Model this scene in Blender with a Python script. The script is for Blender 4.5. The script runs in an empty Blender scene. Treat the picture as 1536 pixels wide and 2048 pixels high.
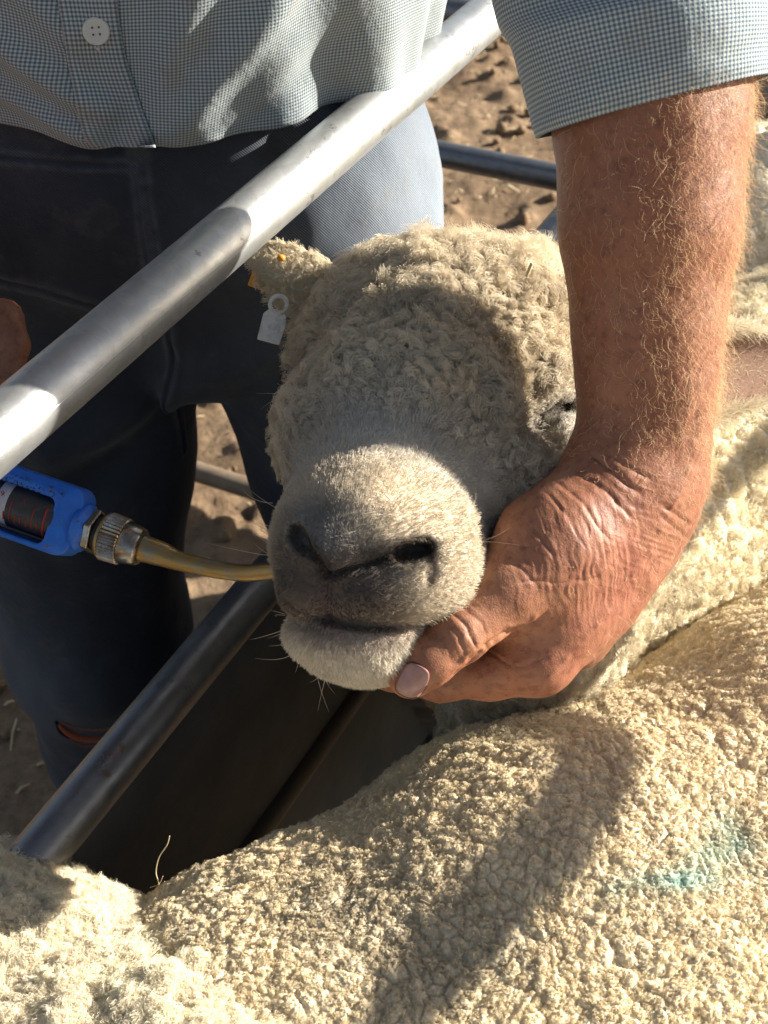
import bpy, math, random
import numpy as np
from mathutils import Vector, kdtree
random.seed(4); RNG = np.random.default_rng(7)
SC = bpy.context.scene
# ------------------------------------------------------------------ camera, sky, sun
CAMH = 1.38
PITCH = math.radians(44)
R_ = np.array([1., 0, 0]); F_ = np.array([0, math.cos(PITCH), -math.sin(PITCH)]); U_ = np.array([0, math.sin(PITCH), math.cos(PITCH)])
CAM = np.array([0, 0, CAMH]); FPX = 1024 / math.tan(math.radians(22))
cd = bpy.data.cameras.new('camera'); cam = bpy.data.objects.new('camera', cd); SC.collection.objects.link(cam)
cd.sensor_fit = 'VERTICAL'; cd.angle = math.radians(44); cd.clip_start = .02; cd.clip_end = 400
cam.location = CAM; cam.rotation_euler = (math.radians(90) - PITCH, 0, 0); SC.camera = cam
cd.dof.use_dof = True; cd.dof.focus_distance = .70; cd.dof.aperture_fstop = 11
SUN = np.array([.8997, .2243, .3746]); SUN /= np.linalg.norm(SUN)
w = bpy.data.worlds.new('World'); SC.world = w; w.use_nodes = True
nt = w.node_tree; bg = nt.nodes['Background']; sky = nt.nodes.new('ShaderNodeTexSky'); sky.sky_type = 'NISHITA'; sky.sun_disc = False
sky.sun_elevation = math.asin(SUN[2]); sky.sun_rotation = math.atan2(SUN[0], SUN[1]); sky.air_density = 1.0; sky.dust_density = 1.5
hs = nt.nodes.new('ShaderNodeHueSaturation'); hs.inputs['Saturation'].default_value = .72; nt.links.new(sky.outputs[0], hs.inputs['Color']); nt.links.new(hs.outputs[0], bg.inputs[0]); bg.inputs[1].default_value = .05
sl = bpy.data.lights.new('sun', 'SUN'); so = bpy.data.objects.new('sun', sl); SC.collection.objects.link(so)
sl.energy = 5.0; sl.angle = math.radians(.6); sl.color = (1, .935, .82)
so.rotation_euler = Vector(-SUN).to_track_quat('-Z', 'Y').to_euler()
SC.view_settings.view_transform = 'Standard'; SC.view_settings.look = 'None'; SC.view_settings.exposure = 1.45; SC.view_settings.gamma = 1
SC.cycles.use_denoising = True; SC.cycles.max_bounces = 6; SC.cycles.diffuse_bounces = 3; SC.cycles.glossy_bounces = 3
SC.cycles.transmission_bounces = 4; SC.cycles.transparent_max_bounces = 8; SC.cycles.sample_clamp_indirect = 5
SC.cycles.caustics_reflective = False; SC.cycles.caustics_refractive = False

def P(px, py, Z):
    """point on the ray of a photo pixel at depth Z along the view axis"""
    return CAM + R_ * ((px - 768) / FPX * Z) + U_ * ((1024 - py) / FPX * Z) + F_ * Z
def proj(p):
    q = p - CAM; z = q @ F_
    return 768 + FPX * (q @ R_) / z, 1024 - FPX * (q @ U_) / z, z

# ------------------------------------------------------------------ noise
def _h(ix, iy, iz, s=0):
    n = (ix.astype(np.int64) * 374761393 + iy.astype(np.int64) * 668265263 + iz.astype(np.int64) * 1274126177 + s * 974711) & 0xffffffff
    n = ((n ^ (n >> 13)) * 1274126177) & 0xffffffff
    n = ((n ^ (n >> 16)) * 2246822519) & 0xffffffff
    return ((n ^ (n >> 15)) & 0xffffff) / float(0x1000000)
def noise(p, f, s=0):
    q = p * f; i = np.floor(q); u = q - i; u = u * u * (3 - 2 * u); i = i.astype(np.int64); r = 0
    for a in (0, 1):
        wa = u[:, 0] if a else 1 - u[:, 0]
        for b in (0, 1):
            wb = u[:, 1] if b else 1 - u[:, 1]
            for c in (0, 1):
                wc = u[:, 2] if c else 1 - u[:, 2]
                r = r + wa * wb * wc * _h(i[:, 0] + a, i[:, 1] + b, i[:, 2] + c, s)
    return r * 2 - 1
def fbm(p, f, o=3, s=0):
    r = 0; a = 1; t = 0
    for k in range(o):
        r = r + a * noise(p + k * 3.7, f * 2 ** k, s + k); t += a; a *= .5
    return r / t
def worley(p, f, s=0):
    q = p * f; i = np.floor(q).astype(np.int64); d1 = np.full(len(p), 9.); d2 = d1.copy(); cid = np.zeros(len(p))
    for a in (-1, 0, 1):
        for b in (-1, 0, 1):
            for c in (-1, 0, 1):
                j = i + (a, b, c)
                d = np.sqrt((j[:, 0] + _h(j[:, 0], j[:, 1], j[:, 2], s) - q[:, 0]) ** 2 + (j[:, 1] + _h(j[:, 0], j[:, 1], j[:, 2], s + 1) - q[:, 1]) ** 2 + (j[:, 2] + _h(j[:, 0], j[:, 1], j[:, 2], s + 2) - q[:, 2]) ** 2)
                m = d < d1; d2 = np.where(m, d1, np.minimum(d2, d)); cid = np.where(m, _h(j[:, 0], j[:, 1], j[:, 2], s + 3), cid); d1 = np.where(m, d, d1)
    return d1, d2, cid
def warp(p, f, a, s=50):
    return p + a * np.stack([noise(p, f, s), noise(p, f, s + 1), noise(p, f, s + 2)], 1)

# ------------------------------------------------------------------ implicit shapes
def smin(a, b, k):
    h = np.maximum(k - np.abs(a - b), 0) / k
    return np.minimum(a, b) - h * h * k * .25
class Shape:
    def __init__(s): s.ops = []
    def cone(s, a, b, ra, rb, k=.02, flat=None, cut=False):
        s.ops.append(('c', np.array(a, float), np.array(b, float), ra, rb, k, flat, cut)); return s
    def chain(s, pts, k=.02, flat=None, cut=False):        # pts: (px,py,Z,r_px)
        q = [(P(x, y, z), r * z / FPX) for x, y, z, r in pts]
        for (a, ra), (b, rb) in zip(q, q[1:]): s.cone(a, b, ra, rb, k, flat, cut)
        return s
    def wchain(s, pts, k=.02, flat=None, cut=False):       # pts: (xyz, r)
        for (a, ra), (b, rb) in zip(pts, pts[1:]): s.cone(a, b, ra, rb, k, flat, cut)
        return s
    def ell(s, c, r, k=.02, ax=None, cut=False):
        s.ops.append(('e', np.array(c, float), np.array(ax if ax is not None else (R_, U_, F_)), np.array(r, float), 0, k, None, cut)); return s
    def pe(s, px, py, Z, rx, ry, rz, k=.02, rot=0, cut=False):  # radii px,px,m ; rot = degrees in view plane
        c = math.cos(math.radians(rot)); n = math.sin(math.radians(rot))
        return s.ell(P(px, py, Z), (rx * Z / FPX, ry * Z / FPX, rz), k, (R_ * c + U_ * n, -R_ * n + U_ * c, F_), cut)
    def bounds(s):
        lo = np.full(3, 9e9); hi = -lo
        for o in s.ops:
            if o[7]: continue
            if o[0] == 'c':
                for q, r in ((o[1], o[3]), (o[2], o[4])): lo = np.minimum(lo, q - r); hi = np.maximum(hi, q + r)
            else: m = o[3].max(); lo = np.minimum(lo, o[1] - m); hi = np.maximum(hi, o[1] + m)
        return lo, hi
    def __call__(s, p):
        d = None
        for t, a, b, c, e, k, flat, cut in s.ops:
            if t == 'c':
                ab = b - a; q = p - a; u = np.clip(q @ ab / (ab @ ab), 0, 1); q = q - u[:, None] * ab
                if flat is not None: q = q + (q @ flat[0])[:, None] * flat[0] * (flat[1] - 1)
                v = np.sqrt((q * q).sum(1)) - (c + u * (e - c))
            else:
                q = (p - a) @ b.T; k0 = np.sqrt(((q / c) ** 2).sum(1)); k1 = np.sqrt(((q / c ** 2) ** 2).sum(1)) + 1e-9
                v = k0 * (k0 - 1) / k1
            if d is None: d = v
            elif cut: d = -smin(-d, v, k)
            else: d = smin(d, v, k)
        return d

def surface_nets(fn, lo, hi, h):
    n = np.ceil((hi - lo) / h).astype(int) + 1
    f = np.empty(n, np.float32); Y, Z = np.meshgrid(lo[1] + h * np.arange(n[1]), lo[2] + h * np.arange(n[2]), indexing='ij'); Y = Y.ravel(); Z = Z.ravel()
    for i in range(n[0]): f[i] = fn(np.stack([np.full(len(Y), lo[0] + h * i), Y, Z], 1)).reshape(n[1], n[2])
    s = f < 0
    c = [(a, b, d) for a in (0, 1) for b in (0, 1) for d in (0, 1)]
    sl_ = lambda o: (slice(o[0], n[0] - 1 + o[0]), slice(o[1], n[1] - 1 + o[1]), slice(o[2], n[2] - 1 + o[2]))
    cnt = sum(s[sl_(o)].astype(np.int8) for o in c); m = (cnt > 0) & (cnt < 8)
    I = np.argwhere(m); idx = np.full(m.shape, -1); idx[m] = np.arange(len(I))
    V = np.stack([f[I[:, 0] + o[0], I[:, 1] + o[1], I[:, 2] + o[2]] for o in c], 1)
    acc = np.zeros((len(I), 3)); w_ = np.zeros(len(I)); co = np.array(c, float)
    for a in range(8):
        for b in range(a + 1, 8):
            if np.abs(co[a] - co[b]).sum() != 1: continue
            x = (V[:, a] < 0) != (V[:, b] < 0); t = np.where(x, V[:, a] / np.where(x, V[:, a] - V[:, b], 1), 0)
            acc += np.where(x[:, None], co[a] + t[:, None] * (co[b] - co[a]), 0); w_ += x
    verts = lo + h * (I + acc / w_[:, None]); quads = []
    for ax in range(3):
        a1, a2 = [(1, 2), (2, 0), (0, 1)][ax]
        e = np.eye(3, dtype=int)
        A = s[tuple(slice(0, n[k] - 1) if k == ax else slice(1, n[k] - 1) for k in range(3))]
        B = s[tuple(slice(1, n[k]) if k == ax else slice(1, n[k] - 1) for k in range(3))]
        K = np.argwhere(A != B)
        off = np.array([0 if k == ax else 1 for k in range(3)]); G = K + off
        ins = A[K[:, 0], K[:, 1], K[:, 2]]
        g = lambda o: idx[(G - o)[:, 0], (G - o)[:, 1], (G - o)[:, 2]]
        q = np.stack([g(e[a1] + e[a2]), g(e[a2]), g(0 * e[0]), g(e[a1])], 1)
        q[~ins] = q[~ins][:, ::-1]; quads.append(q)
    q = np.concatenate(quads); return verts, q[(q >= 0).all(1)]
def grad(fn, p, e=4e-4):
    k = np.array([[1, -1, -1], [-1, -1, 1], [-1, 1, -1], [1, 1, 1]], float); g = 0; m = 0
    for r in k:
        v = fn(p + e * r); g = g + v[:, None] * r; m = m + v
    return g / (4 * e), m / 4
def snap(fn, v, it=2):
    for _ in range(it):
        g, d = grad(fn, v); l = (g * g).sum(1) + 1e-9; st = np.clip(d / l, -.01, .01); v = v - g * st[:, None]
    return v
def subdiv(v, q, mask):
    Q = q[mask]; E = np.sort(np.concatenate([Q[:, [0, 1]], Q[:, [1, 2]], Q[:, [2, 3]], Q[:, [3, 0]]]), 1)
    u, inv = np.unique(E[:, 0] * (len(v) + 1) + E[:, 1], return_inverse=True); m = len(Q)
    ea = u // (len(v) + 1); eb = u % (len(v) + 1); mid = (v[ea] + v[eb]) / 2; base = len(v); fc = v[Q].mean(1)
    e = (inv + base).reshape(4, m); c = base + len(u) + np.arange(m)
    new = np.concatenate([np.stack([Q[:, i], e[i], c, e[(i + 3) % 4]], 1) for i in range(4)])
    return np.concatenate([v, mid, fc]), np.concatenate([q[~mask], new]), len(q[~mask])
def vnormals(v, q):
    n = np.cross(v[q[:, 2]] - v[q[:, 0]], v[q[:, 3]] - v[q[:, 1]]); r = np.zeros_like(v)
    for k in range(4):
        for a in range(3): r[:, a] += np.bincount(q[:, k], n[:, a], len(v))
    return r / (np.linalg.norm(r, axis=1)[:, None] + 1e-12)
def in_view(v, q, m=60, back=-.25):
    c = v[q].mean(1); x, y, z = proj(c); n = np.cross(v[q[:, 2]] - v[q[:, 0]], v[q[:, 3]] - v[q[:, 1]]); n /= np.linalg.norm(n, axis=1)[:, None] + 1e-12
    d = CAM - c; d /= np.linalg.norm(d, axis=1)[:, None]
    return (z > .05) & (x > -m) & (x < 1536 + m) & (y > -m) & (y < 2048 + m) & ((n * d).sum(1) > back)
def build_surface(fn, h, levels, region=None, pad=.02, bounds=None):
    lo, hi = bounds if bounds is not None else fn.bounds()
    v, q = surface_nets(fn, lo - pad, hi + pad, h); v = snap(fn, v)
    for _ in range(levels):
        m = in_view(v, q)
        if region is not None: m &= region(v[q].mean(1))
        v, q, _k = subdiv(v, q, m); v = snap(fn, v, 1)
    g, _ = grad(fn, v); n = g / (np.linalg.norm(g, axis=1)[:, None] + 1e-12)
    return v, q, n

# ------------------------------------------------------------------ objects
def mesh_obj(name, v, faces, mat, parent=None, col=None, uv=None, smooth=True, extra=None):
    me = bpy.data.meshes.new(name); v = np.asarray(v, np.float32)
    if isinstance(faces, np.ndarray):
        q = faces.astype(np.int32); m = len(q); k = q.shape[1]
        me.vertices.add(len(v)); me.vertices.foreach_set('co', v.ravel())
        me.loops.add(m * k); me.loops.foreach_set('vertex_index', q.ravel())
        me.polygons.add(m); me.polygons.foreach_set('loop_start', np.arange(m, dtype=np.int32) * k)
        me.update(calc_edges=True); me.validate()
    else: me.from_pydata([tuple(x) for x in v], [], faces); me.update()
    if smooth: me.polygons.foreach_set('use_smooth', np.ones(len(me.polygons), bool))
    if col is not None:
        a = me.attributes.new('Col', 'FLOAT_COLOR', 'POINT'); a.data.foreach_set('color', np.concatenate([col, np.ones((len(col), 1))], 1).astype(np.float32).ravel())
    if uv is not None:
        l = me.uv_layers.new(name='UVMap'); ix = np.empty(len(me.loops), np.int32); me.loops.foreach_get('vertex_index', ix)
        l.data.foreach_set('uv', np.asarray(uv, np.float32)[ix].ravel())
    if extra is not None:
        for kx, val in extra.items():
            a = me.attributes.new(kx, 'FLOAT', 'POINT'); a.data.foreach_set('value', np.asarray(val, np.float32))
    if mat: me.materials.append(mat)
    o = bpy.data.objects.new(name, me); SC.collection.objects.link(o)
    if parent is not None: o.parent = parent
    return o
def tag(o, label=None, cat=None, group=None, kind=None):
    if label: o['label'] = label
    if cat: o['category'] = cat
    if group: o['group'] = group
    if kind: o['kind'] = kind
    return o
def empty(name): o = bpy.data.objects.new(name, None); SC.collection.objects.link(o); return o
def frame_of(d):
    d = np.asarray(d, float); d = d / np.linalg.norm(d); a = np.array([0, 0, 1.]) if abs(d[2]) < .9 else np.array([1., 0, 0])
    u = np.cross(a, d); u /= np.linalg.norm(u); return d, u, np.cross(d, u)
def lathe(prof, a, d, n=32, ridges=None):
    """prof: (t along d, radius)"""
    d, u, w_ = frame_of(d); v = []; f = []
    for t, r in prof:
        for k in range(n):
            th = 2 * math.pi * k / n; rr = r if not ridges else r * (1 + (ridges if k % 2 else 0)); v.append(a + d * t + (u * math.cos(th) + w_ * math.sin(th)) * rr)
    for i in range(len(prof) - 1):
        for k in range(n): f.append((i * n + k, i * n + (k + 1) % n, (i + 1) * n + (k + 1) % n, (i + 1) * n + k))
    f.append(tuple(range(n))[::-1]); f.append(tuple((len(prof) - 1) * n + k for k in range(n)))
    return v, f
def tube(pts, rad, n=16, cap=True):
    pts = [np.asarray(p, float) for p in pts]; rad = rad if hasattr(rad, '__len__') else [rad] * len(pts); v = []; f = []
    t0 = pts[1] - pts[0]; d, u, w_ = frame_of(t0)
    for i, p in enumerate(pts):
        t = pts[min(i + 1, len(pts) - 1)] - pts[max(i - 1, 0)]; t = t / np.linalg.norm(t); u = u - t * (u @ t); u /= np.linalg.norm(u); w_ = np.cross(t, u)
        for k in range(n): th = 2 * math.pi * k / n; v.append(p + (u * math.cos(th) + w_ * math.sin(th)) * rad[i])
    for i in range(len(pts) - 1):
        for k in range(n): f.append((i * n + k, i * n + (k + 1) % n, (i + 1) * n + (k + 1) % n, (i + 1) * n + k))
    if cap: f.append(tuple(range(n))[::-1]); f.append(tuple((len(pts) - 1) * n + k for k in range(n)))
    return v, f
def join(parts):
    V = []; Fc = []
    for v, f in parts:
        b = len(V); V += list(v); Fc += [tuple(i + b for i in x) for x in f]
    return V, Fc
def spline(pts, n):
    p = np.array(pts, float); out = []
    for i in range(len(p) - 1):
        a = p[max(i - 1, 0)]; b = p[i]; c = p[i + 1]; d = p[min(i + 2, len(p) - 1)]
        for k in range(n):
            t = k / n; out.append(.5 * (2 * b + (c - a) * t + (2 * a - 5 * b + 4 * c - d) * t * t + (3 * b - a - 3 * c + d) * t ** 3))
    out.append(p[-1]); return out

# ------------------------------------------------------------------ hair strands
def sample_surface(v, q, n, count, mask=None, weight=None):
    Q = q if mask is None else q[mask]; A = v[Q]
    ar = np.linalg.norm(np.cross(A[:, 2] - A[:, 0], A[:, 3] - A[:, 1]), axis=1)
    if weight is not None: ar = ar * weight(A.mean(1))
    cdf = np.cumsum(ar); k = np.searchsorted(cdf, RNG.random(count) * cdf[-1]); k = np.minimum(k, len(Q) - 1)
    s = RNG.random((count, 1)); t = RNG.random((count, 1)); B = v[Q[k]]; N = n[Q[k]]
    f = lambda X: (X[:, 0] * (1 - s) + X[:, 1] * s) * (1 - t) + (X[:, 3] * (1 - s) + X[:, 2] * s) * t
    nn = f(N); return f(B), nn / (np.linalg.norm(nn, axis=1)[:, None] + 1e-9)
def hair(name, root, direc, length, mat, parent, col, rad=.00012, npt=5, curl=.0, curlf=2., clump=0, clump_n=0, bend=None, jitter=.25, gravity=0., tip=.35):
    N = len(root); root = root.astype(np.float64); t = np.linspace(0, 1, npt)
    d = direc + RNG.normal(0, jitter, (N, 3)); d /= np.linalg.norm(d, axis=1)[:, None]
    pts = root[:, None, :] + d[:, None, :] * (length[:, None] * t)[:, :, None]
    if bend is not None: pts = pts + bend[:, None, :] * (length[:, None] * t ** 2)[:, :, None]
    if gravity: pts[:, :, 2] -= gravity * length[:, None] * t ** 2
    kd = None
    if clump_n:
        ci = RNG.choice(N, clump_n, replace=False); kd = kdtree.KDTree(clump_n)
        for i, c in enumerate(ci): kd.insert(root[c], i)
        kd.balance(); near = np.array([kd.find(r)[1] for r in root]); C = ci[near]
    else: C = np.arange(N)
    if curl:
        a = np.cross(d, RNG.normal(0, 1, (N, 3))); a /= np.linalg.norm(a, axis=1)[:, None] + 1e-9; b = np.cross(d, a)
        if clump_n: a = a[C]; b = b[C]
        ph = RNG.random(N) * 6.28; ph = ph[C] if clump_n else ph; ang = ph[:, None] + curlf * 6.283 * t[None]
        am = (curl * np.minimum(1, t * 2))[None, :, None] * (length / length.mean())[:, None, None]
        pts = pts + am * (a[:, None] * np.cos(ang)[:, :, None] + b[:, None] * np.sin(ang)[:, :, None])
        pts = pts - (am * (a[:, None] * np.cos(ang)[:, :, None] + b[:, None] * np.sin(ang)[:, :, None]))[:, :1] * (1 - t)[None, :, None]
    if clump_n:
        w_ = clump * t ** 1.2; pc = pts[C]; pts = pts * (1 - w_[None, :, None]) + pc * w_[None, :, None]
    c = bpy.data.hair_curves.new(name); c.add_curves([npt] * N)
    c.attributes['position'].data.foreach_set('vector', pts.astype(np.float32).ravel())
    r = np.tile(rad * (1 - (1 - tip) * t ** 2), N) if not hasattr(rad, '__len__') else (rad[:, None] * (1 - (1 - tip) * t ** 2)[None]).ravel()
    c.attributes.new('radius', 'FLOAT', 'POINT').data.foreach_set('value', r.astype(np.float32))
    c.attributes.new('Col', 'FLOAT_COLOR', 'CURVE').data.foreach_set('color', np.concatenate([np.broadcast_to(col, (N, 3)), np.ones((N, 1))], 1).astype(np.float32).ravel())
    c.materials.append(mat); o = bpy.data.objects.new(name, c); SC.collection.objects.link(o); o.parent = parent
    return o

# ------------------------------------------------------------------ materials
class M:
    def __init__(s, name):
        s.m = bpy.data.materials.new(name); s.m.use_nodes = True; s.t = s.m.node_tree; s.b = s.t.nodes['Principled BSDF']; s.o = s.t.nodes['Material Output']
    def n(s, typ, **k):
        x = s.t.nodes.new('ShaderNode' + typ)
        for a, b in k.items():
            if a.startswith('i_'): x.inputs[a[2:].replace('_', ' ')].default_value = b
            else: setattr(x, a, b)
        return x
    def l(s, a, b): s.t.links.new(a, b)
    def set(s, **k):
        for a, b in k.items(): s.b.inputs[a.replace('_', ' ')].default_value = b
        return s
    def ramp(s, src, stops):
        r = s.n('ValToRGB'); e = r.color_ramp.elements
        while len(e) < len(stops): e.new(.5)
        for x, (p, c) in zip(e, stops): x.position = p; x.color = (*c, 1) if len(c) == 3 else c
        s.l(src, r.inputs[0]); return r.outputs[0]
    def math(s, op, a, b=0., c=None):
        x = s.n('Math', operation=op)
        for i, y in enumerate((a, b) if c is None else (a, b, c)):
            if isinstance(y, (int, float)): x.inputs[i].default_value = y
            else: s.l(y, x.inputs[i])
        return x.outputs[0]
    def mix(s, f, a, b, mode='MIX'):
        x = s.n('MixRGB', blend_type=mode)
        for i, y in enumerate((f, a, b)):
            if isinstance(y, (int, float)): x.inputs[i].default_value = y
            elif isinstance(y, tuple): x.inputs[i].default_value = (*y, 1)
            else: s.l(y, x.inputs[i])
        return x.outputs[0]
    def noise(s, scale, detail=4, rough=.55, vec=None):
        x = s.n('TexNoise'); x.inputs['Scale'].default_value = scale; x.inputs['Detail'].default_value = detail; x.inputs['Roughness'].default_value = rough
        if vec is None: vec = s.coord()
        s.l(vec, x.inputs['Vector']); return x.outputs[0]
    def coord(s):
        if not hasattr(s, '_c'): s._c = s.n('TexCoord')
        return s._c.outputs['Object']
    def bump(s, h, dist, strength=1.):
        x = s.n('Bump'); x.inputs['Distance'].default_value = dist; x.inputs['Strength'].default_value = strength; s.l(h, x.inputs['Height'])
        if s.b.inputs['Normal'].is_linked: s.l(s.b.inputs['Normal'].links[0].from_socket, x.inputs['Normal'])
        s.l(x.outputs[0], s.b.inputs['Normal']); return s
    def color(s, c): s.l(c, s.b.inputs['Base Color']); return s

def wool_mat(name, hairy):
    m = M(name); a = m.n('Attribute', attribute_name='Col')
    if hairy:
        m.t.nodes.remove(m.b); d = m.n('BsdfDiffuse'); t = m.n('BsdfTranslucent'); x = m.n('MixShader'); x.inputs[0].default_value = .28
        m.l(a.outputs[0], d.inputs[0]); m.l(a.outputs[0], t.inputs[0]); m.l(d.outputs[0], x.inputs[1]); m.l(t.outputs[0], x.inputs[2])
        g = m.n('BsdfAnisotropic') if False else m.n('BsdfGlossy'); g.inputs['Roughness'].default_value = .45; g.inputs[0].default_value = (1, .95, .85, 1)
        y = m.n('MixShader'); y.inputs[0].default_value = .05; m.l(x.outputs[0], y.inputs[1]); m.l(g.outputs[0], y.inputs[2]); m.l(y.outputs[0], m.o.inputs[0])
    else:
        n = m.noise(900, 3); m.color(m.mix(.35, a.outputs[0], m.ramp(n, [(.3, (.55, .5, .42)), (.7, (1, 1, 1))]), 'MULTIPLY'))
        m.set(Roughness=.95, Sheen_Weight=.15, Sheen_Roughness=.6); m.b.inputs['Specular IOR Level'].default_value = .1
        m.bump(m.noise(1400, 3), .0005, .45)
    return m.m
WOOL = wool_mat('wool_skin', False); FIBRE = wool_mat('wool_fibre', True)
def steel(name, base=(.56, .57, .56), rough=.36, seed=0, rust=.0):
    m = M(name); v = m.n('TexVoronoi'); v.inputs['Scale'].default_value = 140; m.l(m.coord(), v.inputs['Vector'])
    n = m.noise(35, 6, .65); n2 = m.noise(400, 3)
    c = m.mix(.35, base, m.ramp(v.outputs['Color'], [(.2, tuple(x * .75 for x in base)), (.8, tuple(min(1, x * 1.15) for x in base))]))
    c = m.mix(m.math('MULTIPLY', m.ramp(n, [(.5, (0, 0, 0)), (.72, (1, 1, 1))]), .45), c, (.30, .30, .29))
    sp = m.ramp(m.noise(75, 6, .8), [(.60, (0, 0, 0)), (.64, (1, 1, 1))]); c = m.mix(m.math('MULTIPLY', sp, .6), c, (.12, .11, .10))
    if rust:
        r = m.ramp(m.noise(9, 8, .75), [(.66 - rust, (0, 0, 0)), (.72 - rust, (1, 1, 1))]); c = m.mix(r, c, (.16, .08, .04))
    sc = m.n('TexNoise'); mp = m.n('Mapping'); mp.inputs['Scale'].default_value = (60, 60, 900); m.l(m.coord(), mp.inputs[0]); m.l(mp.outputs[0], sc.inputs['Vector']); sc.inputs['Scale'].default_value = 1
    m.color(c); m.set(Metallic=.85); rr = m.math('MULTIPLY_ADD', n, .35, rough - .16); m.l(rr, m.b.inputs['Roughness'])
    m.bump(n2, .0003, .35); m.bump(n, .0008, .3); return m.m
STEEL = steel('galvanised_steel', (.56, .57, .57), .44); STEEL_DARK = steel('shaded_rusty_galvanised_steel', (.21, .22, .24), .40, rust=.035)  # dark copy: shade on the lower race rail put into its base, plus rust
# ================================================================== HELD SHEEP
def gaussian_paint(p, base, blobs):
    c = np.tile(np.array(base, float), (len(p), 1))
    for (x, r, colr, s) in blobs:
        x = np.array(x); d = (p - x); rr = np.array(r) if hasattr(r, '__len__') else np.array([r] * 3)
        q = np.stack([d @ R_, d @ U_, d @ F_], 1) / rr; w_ = s * np.exp(-(q * q).sum(1)); c = c * (1 - w_[:, None]) + np.array(colr) * w_[:, None]
    return c
hz = lambda x, y, h: np.array([x, y, CAMH + h])
AX0 = P(870, 500, .80); AX1 = P(690, 1150, .60); AXD = (AX1 - AX0) / np.linalg.norm(AX1 - AX0); AXL = np.linalg.norm(AX1 - AX0)
def along(p): return (p - AX0) @ AXD / AXL
H = Shape()
# skull and forehead
H.pe(878, 718, .805, 238, 158, .075, .03, 0)
H.pe(955, 648, .83, 140, 80, .05, .04)
H.pe(800, 692, .83, 100, 82, .05, .04)
H.chain([(865, 730, .765, 200), (815, 880, .71, 170), (760, 1035, .655, 148)], .04)
H.pe(1050, 670, .79, 85, 110, .05, .04)
H.pe(692, 750, .79, 66, 95, .05, .03)
# cheek and brow on the gripped side
H.pe(1085, 775, .745, 62, 34, .022, .018, 25)
H.pe(1125, 905, .765, 88, 80, .045, .02)
H.pe(1020, 985, .715, 98, 92, .045, .045)
H.pe(655, 890, .74, 50, 85, .04, .04)
# muzzle
H.pe(945, 985, .715, 66, 92, .030, .035)
H.pe(747, 1085, .655, 170, 122, .050, .035, -6)
H.pe(648, 1110, .640, 86, 104, .036, .02)
H.pe(838, 1122, .640, 90, 92, .036, .025)
H.pe(735, 1030, .620, 70, 60, .022, .02)
# nose pad above the slit, upper lips
H.pe(668, 1098, .606, 52, 48, .013, .018)
H.pe(605, 1055, .622, 24, 28, .012, .016)
H.pe(800, 1068, .612, 64, 26, .012, .016, 12)
H.pe(620, 1185, .622, 58, 50, .020, .012)
H.pe(765, 1185, .618, 108, 62, .024, .012, 6)
H.pe(865, 1150, .635, 78, 70, .030, .02)
# lower jaw
H.pe(720, 1262, .648, 150, 78, .040, .006, 3)
H.pe(745, 1305, .652, 92, 46, .034, .02)
H.chain([(740, 1275, .672, 70), (880, 1270, .72, 95), (1000, 1180, .80, 130)], .02)
# features cut along lines laid on the surface
def surf(px, py, off=0.):
    r = P(px, py, 1) - CAM; t = .48
    for _ in range(60):
        d = H((CAM + r * t)[None])[0]
        if d < 3e-5: break
        t += d * .8
    return px, py, t + off
def groove(pts, k, off=0.):
    pts = [tuple(x) for x in spline(pts, 4)]; q = [surf(x, y) for x, y, r in pts]; q = [(a, b, c + off) for a, b, c in q]; H.chain([(*a, r[2]) for a, r in zip(q, pts)], k, cut=True); return [P(*a) for a in q]
def lay(pts): return [P(*surf(*x)) for x in spline(np.array(pts, float), 5)]
MOUTH = lay([(566, 1204), (602, 1230), (650, 1241), (715, 1254), (790, 1256), (850, 1245), (900, 1222)])
NOST = lay([(660, 1152), (692, 1143), (728, 1134), (762, 1122), (796, 1110)])
NOST2 = lay([(652, 1152), (642, 1132), (624, 1108), (608, 1088)])
PHIL = lay([(656, 1152), (657, 1200), (658, 1240)])
FLAP = lay([(858, 1112), (866, 1136), (862, 1158)])
HOLE = groove([(798, 1109, 4), (822, 1101, 8.5), (848, 1095, 9)], .006, .003)
HOLE2 = groove([(612, 1092, 6), (600, 1078, 9), (592, 1066, 8)], .005, .003)
def polydist(p, pts):
    d = np.full(len(p), 9.)
    for a, b in zip(pts, pts[1:]): ab = b - a; u = np.clip((p - a) @ ab / (ab @ ab), 0, 1); d = np.minimum(d, np.linalg.norm(p - a - u[:, None] * ab, axis=1))
    return d
# eye sockets
EYE = groove([(1082, 838, 8), (1100, 818, 13), (1140, 808, 16), (1190, 806, 16)], .006, .002)
TEAR = groove([(1090, 842, 9), (1070, 858, 9), (1038, 872, 9)], .014, .001)
EYE2 = groove([(622, 728, 12), (602, 748, 18), (592, 775, 18)], .012, .004)
CHK = groove([(1108, 880, 7), (1120, 930, 8), (1112, 990, 8)], .014, .0)
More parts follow.
